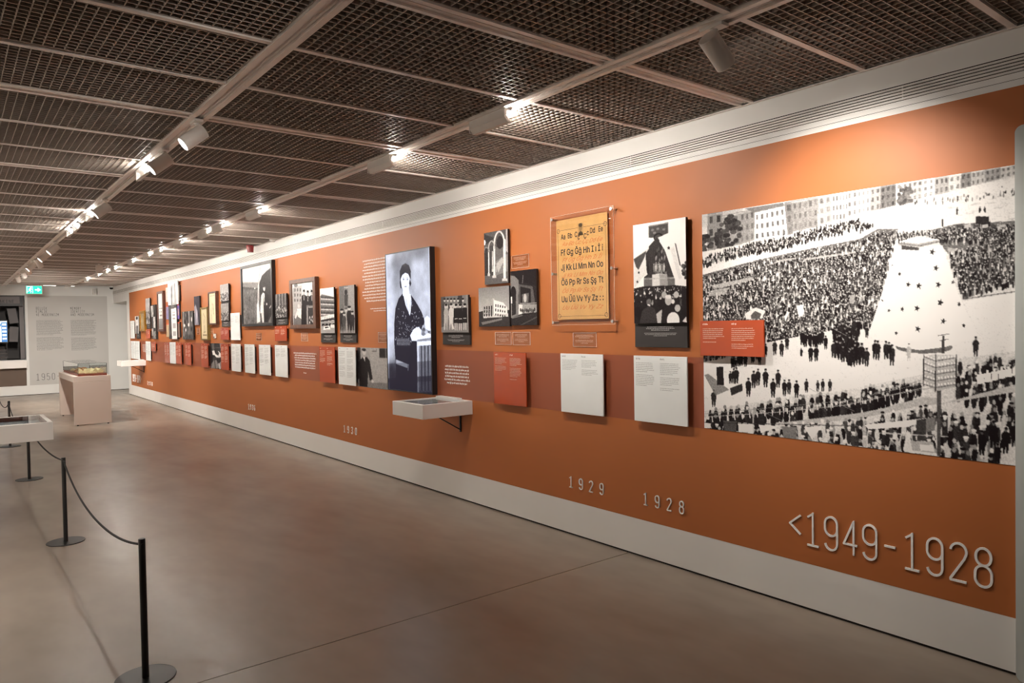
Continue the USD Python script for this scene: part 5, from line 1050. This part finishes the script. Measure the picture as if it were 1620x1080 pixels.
for lab, y, z, rz in (('grey board hung high on the right of the recess', -2.21, 2.03, 8), ('grey board hung low on the right of the recess', -2.20, 1.55, -4)):
    t = thing('recess_board', lab, 'board', (XB - .62, y, z)); UsdGeom.Xformable(t).AddRotateXOp().Set(rz); part(t, 'panel', box(-.015, 0, -.09, .09, -.19, .19), 'niche_mid'); part(t, 'frame', box(-.02, -.0155, -.1, .1, -.2, .2), 'black_edge'); part(t, 'fixing', box(-.95 if False else -.06, -.0205, -.02, .02, -.02, .02), 'black_metal')
t = thing('recess_post', 'dark square post at the right side of the recess', 'post', (XB - .34, -2.045, .9)); part(t, 'shaft', rbox(-.05, .05, -.05, .05, 0, 1.63, .004), 'niche_mid'); part(t, 'foot', box(-.06, .06, -.052, .052, 0, .02), 'black_edge')

# ---------------------------------------------------------------- fittings
t = thing('exit_sign', 'lit green exit sign hanging in front of the back wall', 'exit sign', (-20.798, -1.885, 2.515))
part(t, 'panel', rbox(-.012, .012, -.165, .165, 0, .195, .003), 'white_case'); part(t, 'green_face', box(.0122, .0145, -.158, .158, .006, .189), 'sign_green')
part(t, 'running_figure', face_x(*wall_shape(unary_union([Point(-.060, .152).buffer(.014), LineString([(-.068, .132), (-.082, .090)]).buffer(.012), LineString([(-.082, .09), (-.060, .062), (-.072, .030)]).buffer(.007), LineString([(-.082, .09), (-.100, .064), (-.125, .062)]).buffer(.007), LineString([(-.07, .128), (-.045, .108), (-.030, .112)]).buffer(.006), LineString([(-.07, .128), (-.098, .12), (-.105, .1)]).buffer(.006)]), -.0165, -.0147), 0), 'sign_white')
part(t, 'door_symbol', face_x(*wall_shape(Polygon([(-.145, .02), (-.022, .02), (-.022, .18), (-.145, .18)]).difference(Polygon([(-.135, .02), (-.032, .02), (-.032, .17), (-.135, .17)])), -.0165, -.0147), 0), 'sign_white')
part(t, 'arrow', face_x(*wall_shape(unary_union([Polygon([(.02, .085), (.085, .085), (.085, .115), (.02, .115)]), Polygon([(.075, .05), (.14, .10), (.075, .15)])]), -.0165, -.0147), 0), 'sign_white')
part(t, 'hanger', cat(cyl((0, -.12, .194), (0, -.12, .26), .004), cyl((0, .12, .194), (0, .12, .26), .004)), 'steel')
t = thing('wall_loudspeaker', 'small white loudspeaker high on the back wall', 'loudspeaker', (XB, -.445, 2.575)); part(t, 'cabinet', rbox(.0005, .10, -.045, .045, 0, .15, .006), 'fixture_white'); part(t, 'grille', box(.1002, .103, -.035, .035, .012, .138), 'grey_panel_paint')
t = thing('dome_camera', 'black dome camera under the ceiling beside the doorway', 'security camera', (-21.6, -.10, ZC)); part(t, 'mount', cyl((0, 0, -.03), (0, 0, 0), .06), 'fixture_white', smooth=40); part(t, 'dome', cyl((0, 0, -.075), (0, 0, -.0302), .03, .052), 'dome_black', smooth=True)
t = thing('ceiling_loudspeaker', 'square white loudspeaker plate hanging below the ceiling between the two tracks', 'loudspeaker', (-14.7, -1.40, ZC)); part(t, 'plate', rbox(-.02, .02, -.055, .055, -.16, -.01, .004), 'fixture_white'); part(t, 'bracket', box(-.008, .008, -.02, .02, -.0098, .006), 'fixture_white')
t = thing('fire_beacon', 'red fire alarm beacon on the ceiling edge above the big black frame', 'fire alarm', (-10.5, -.115, ZC)); part(t, 'base', cyl((0, 0, -.03), (0, 0, -.0005), .052), 'red_plastic', smooth=40); part(t, 'lens', cyl((0, 0, -.10), (0, 0, -.0303), .046, .050), 'red_plastic', smooth=40)
t = thing('smoke_detector', 'tiny white detector on the ceiling edge next to the red beacon', 'smoke detector', (-9.7, -.07, ZC)); part(t, 'base', cyl((0, 0, -.012), (0, 0, -.0005), .045), 'fixture_white', smooth=40); part(t, 'cap', cyl((0, 0, -.035), (0, 0, -.0122), .022, .034), 'fixture_white', smooth=40)
for y, wd, lab in ((-1.50, .13, 'lit emergency strip above the back wall beside the exit sign'), (-1.00, .035, 'short lit emergency strip above the back wall under the right track')):
    t = thing('emergency_light', lab, 'emergency light', (-21.43, y, ZC)); part(t, 'housing', box(-.02, .02, -wd - .01, wd + .01, -.012, .004), 'fixture_white'); part(t, 'tube', box(-.012, .012, -wd, wd, -.020, -.0125), 'emergency_glow')
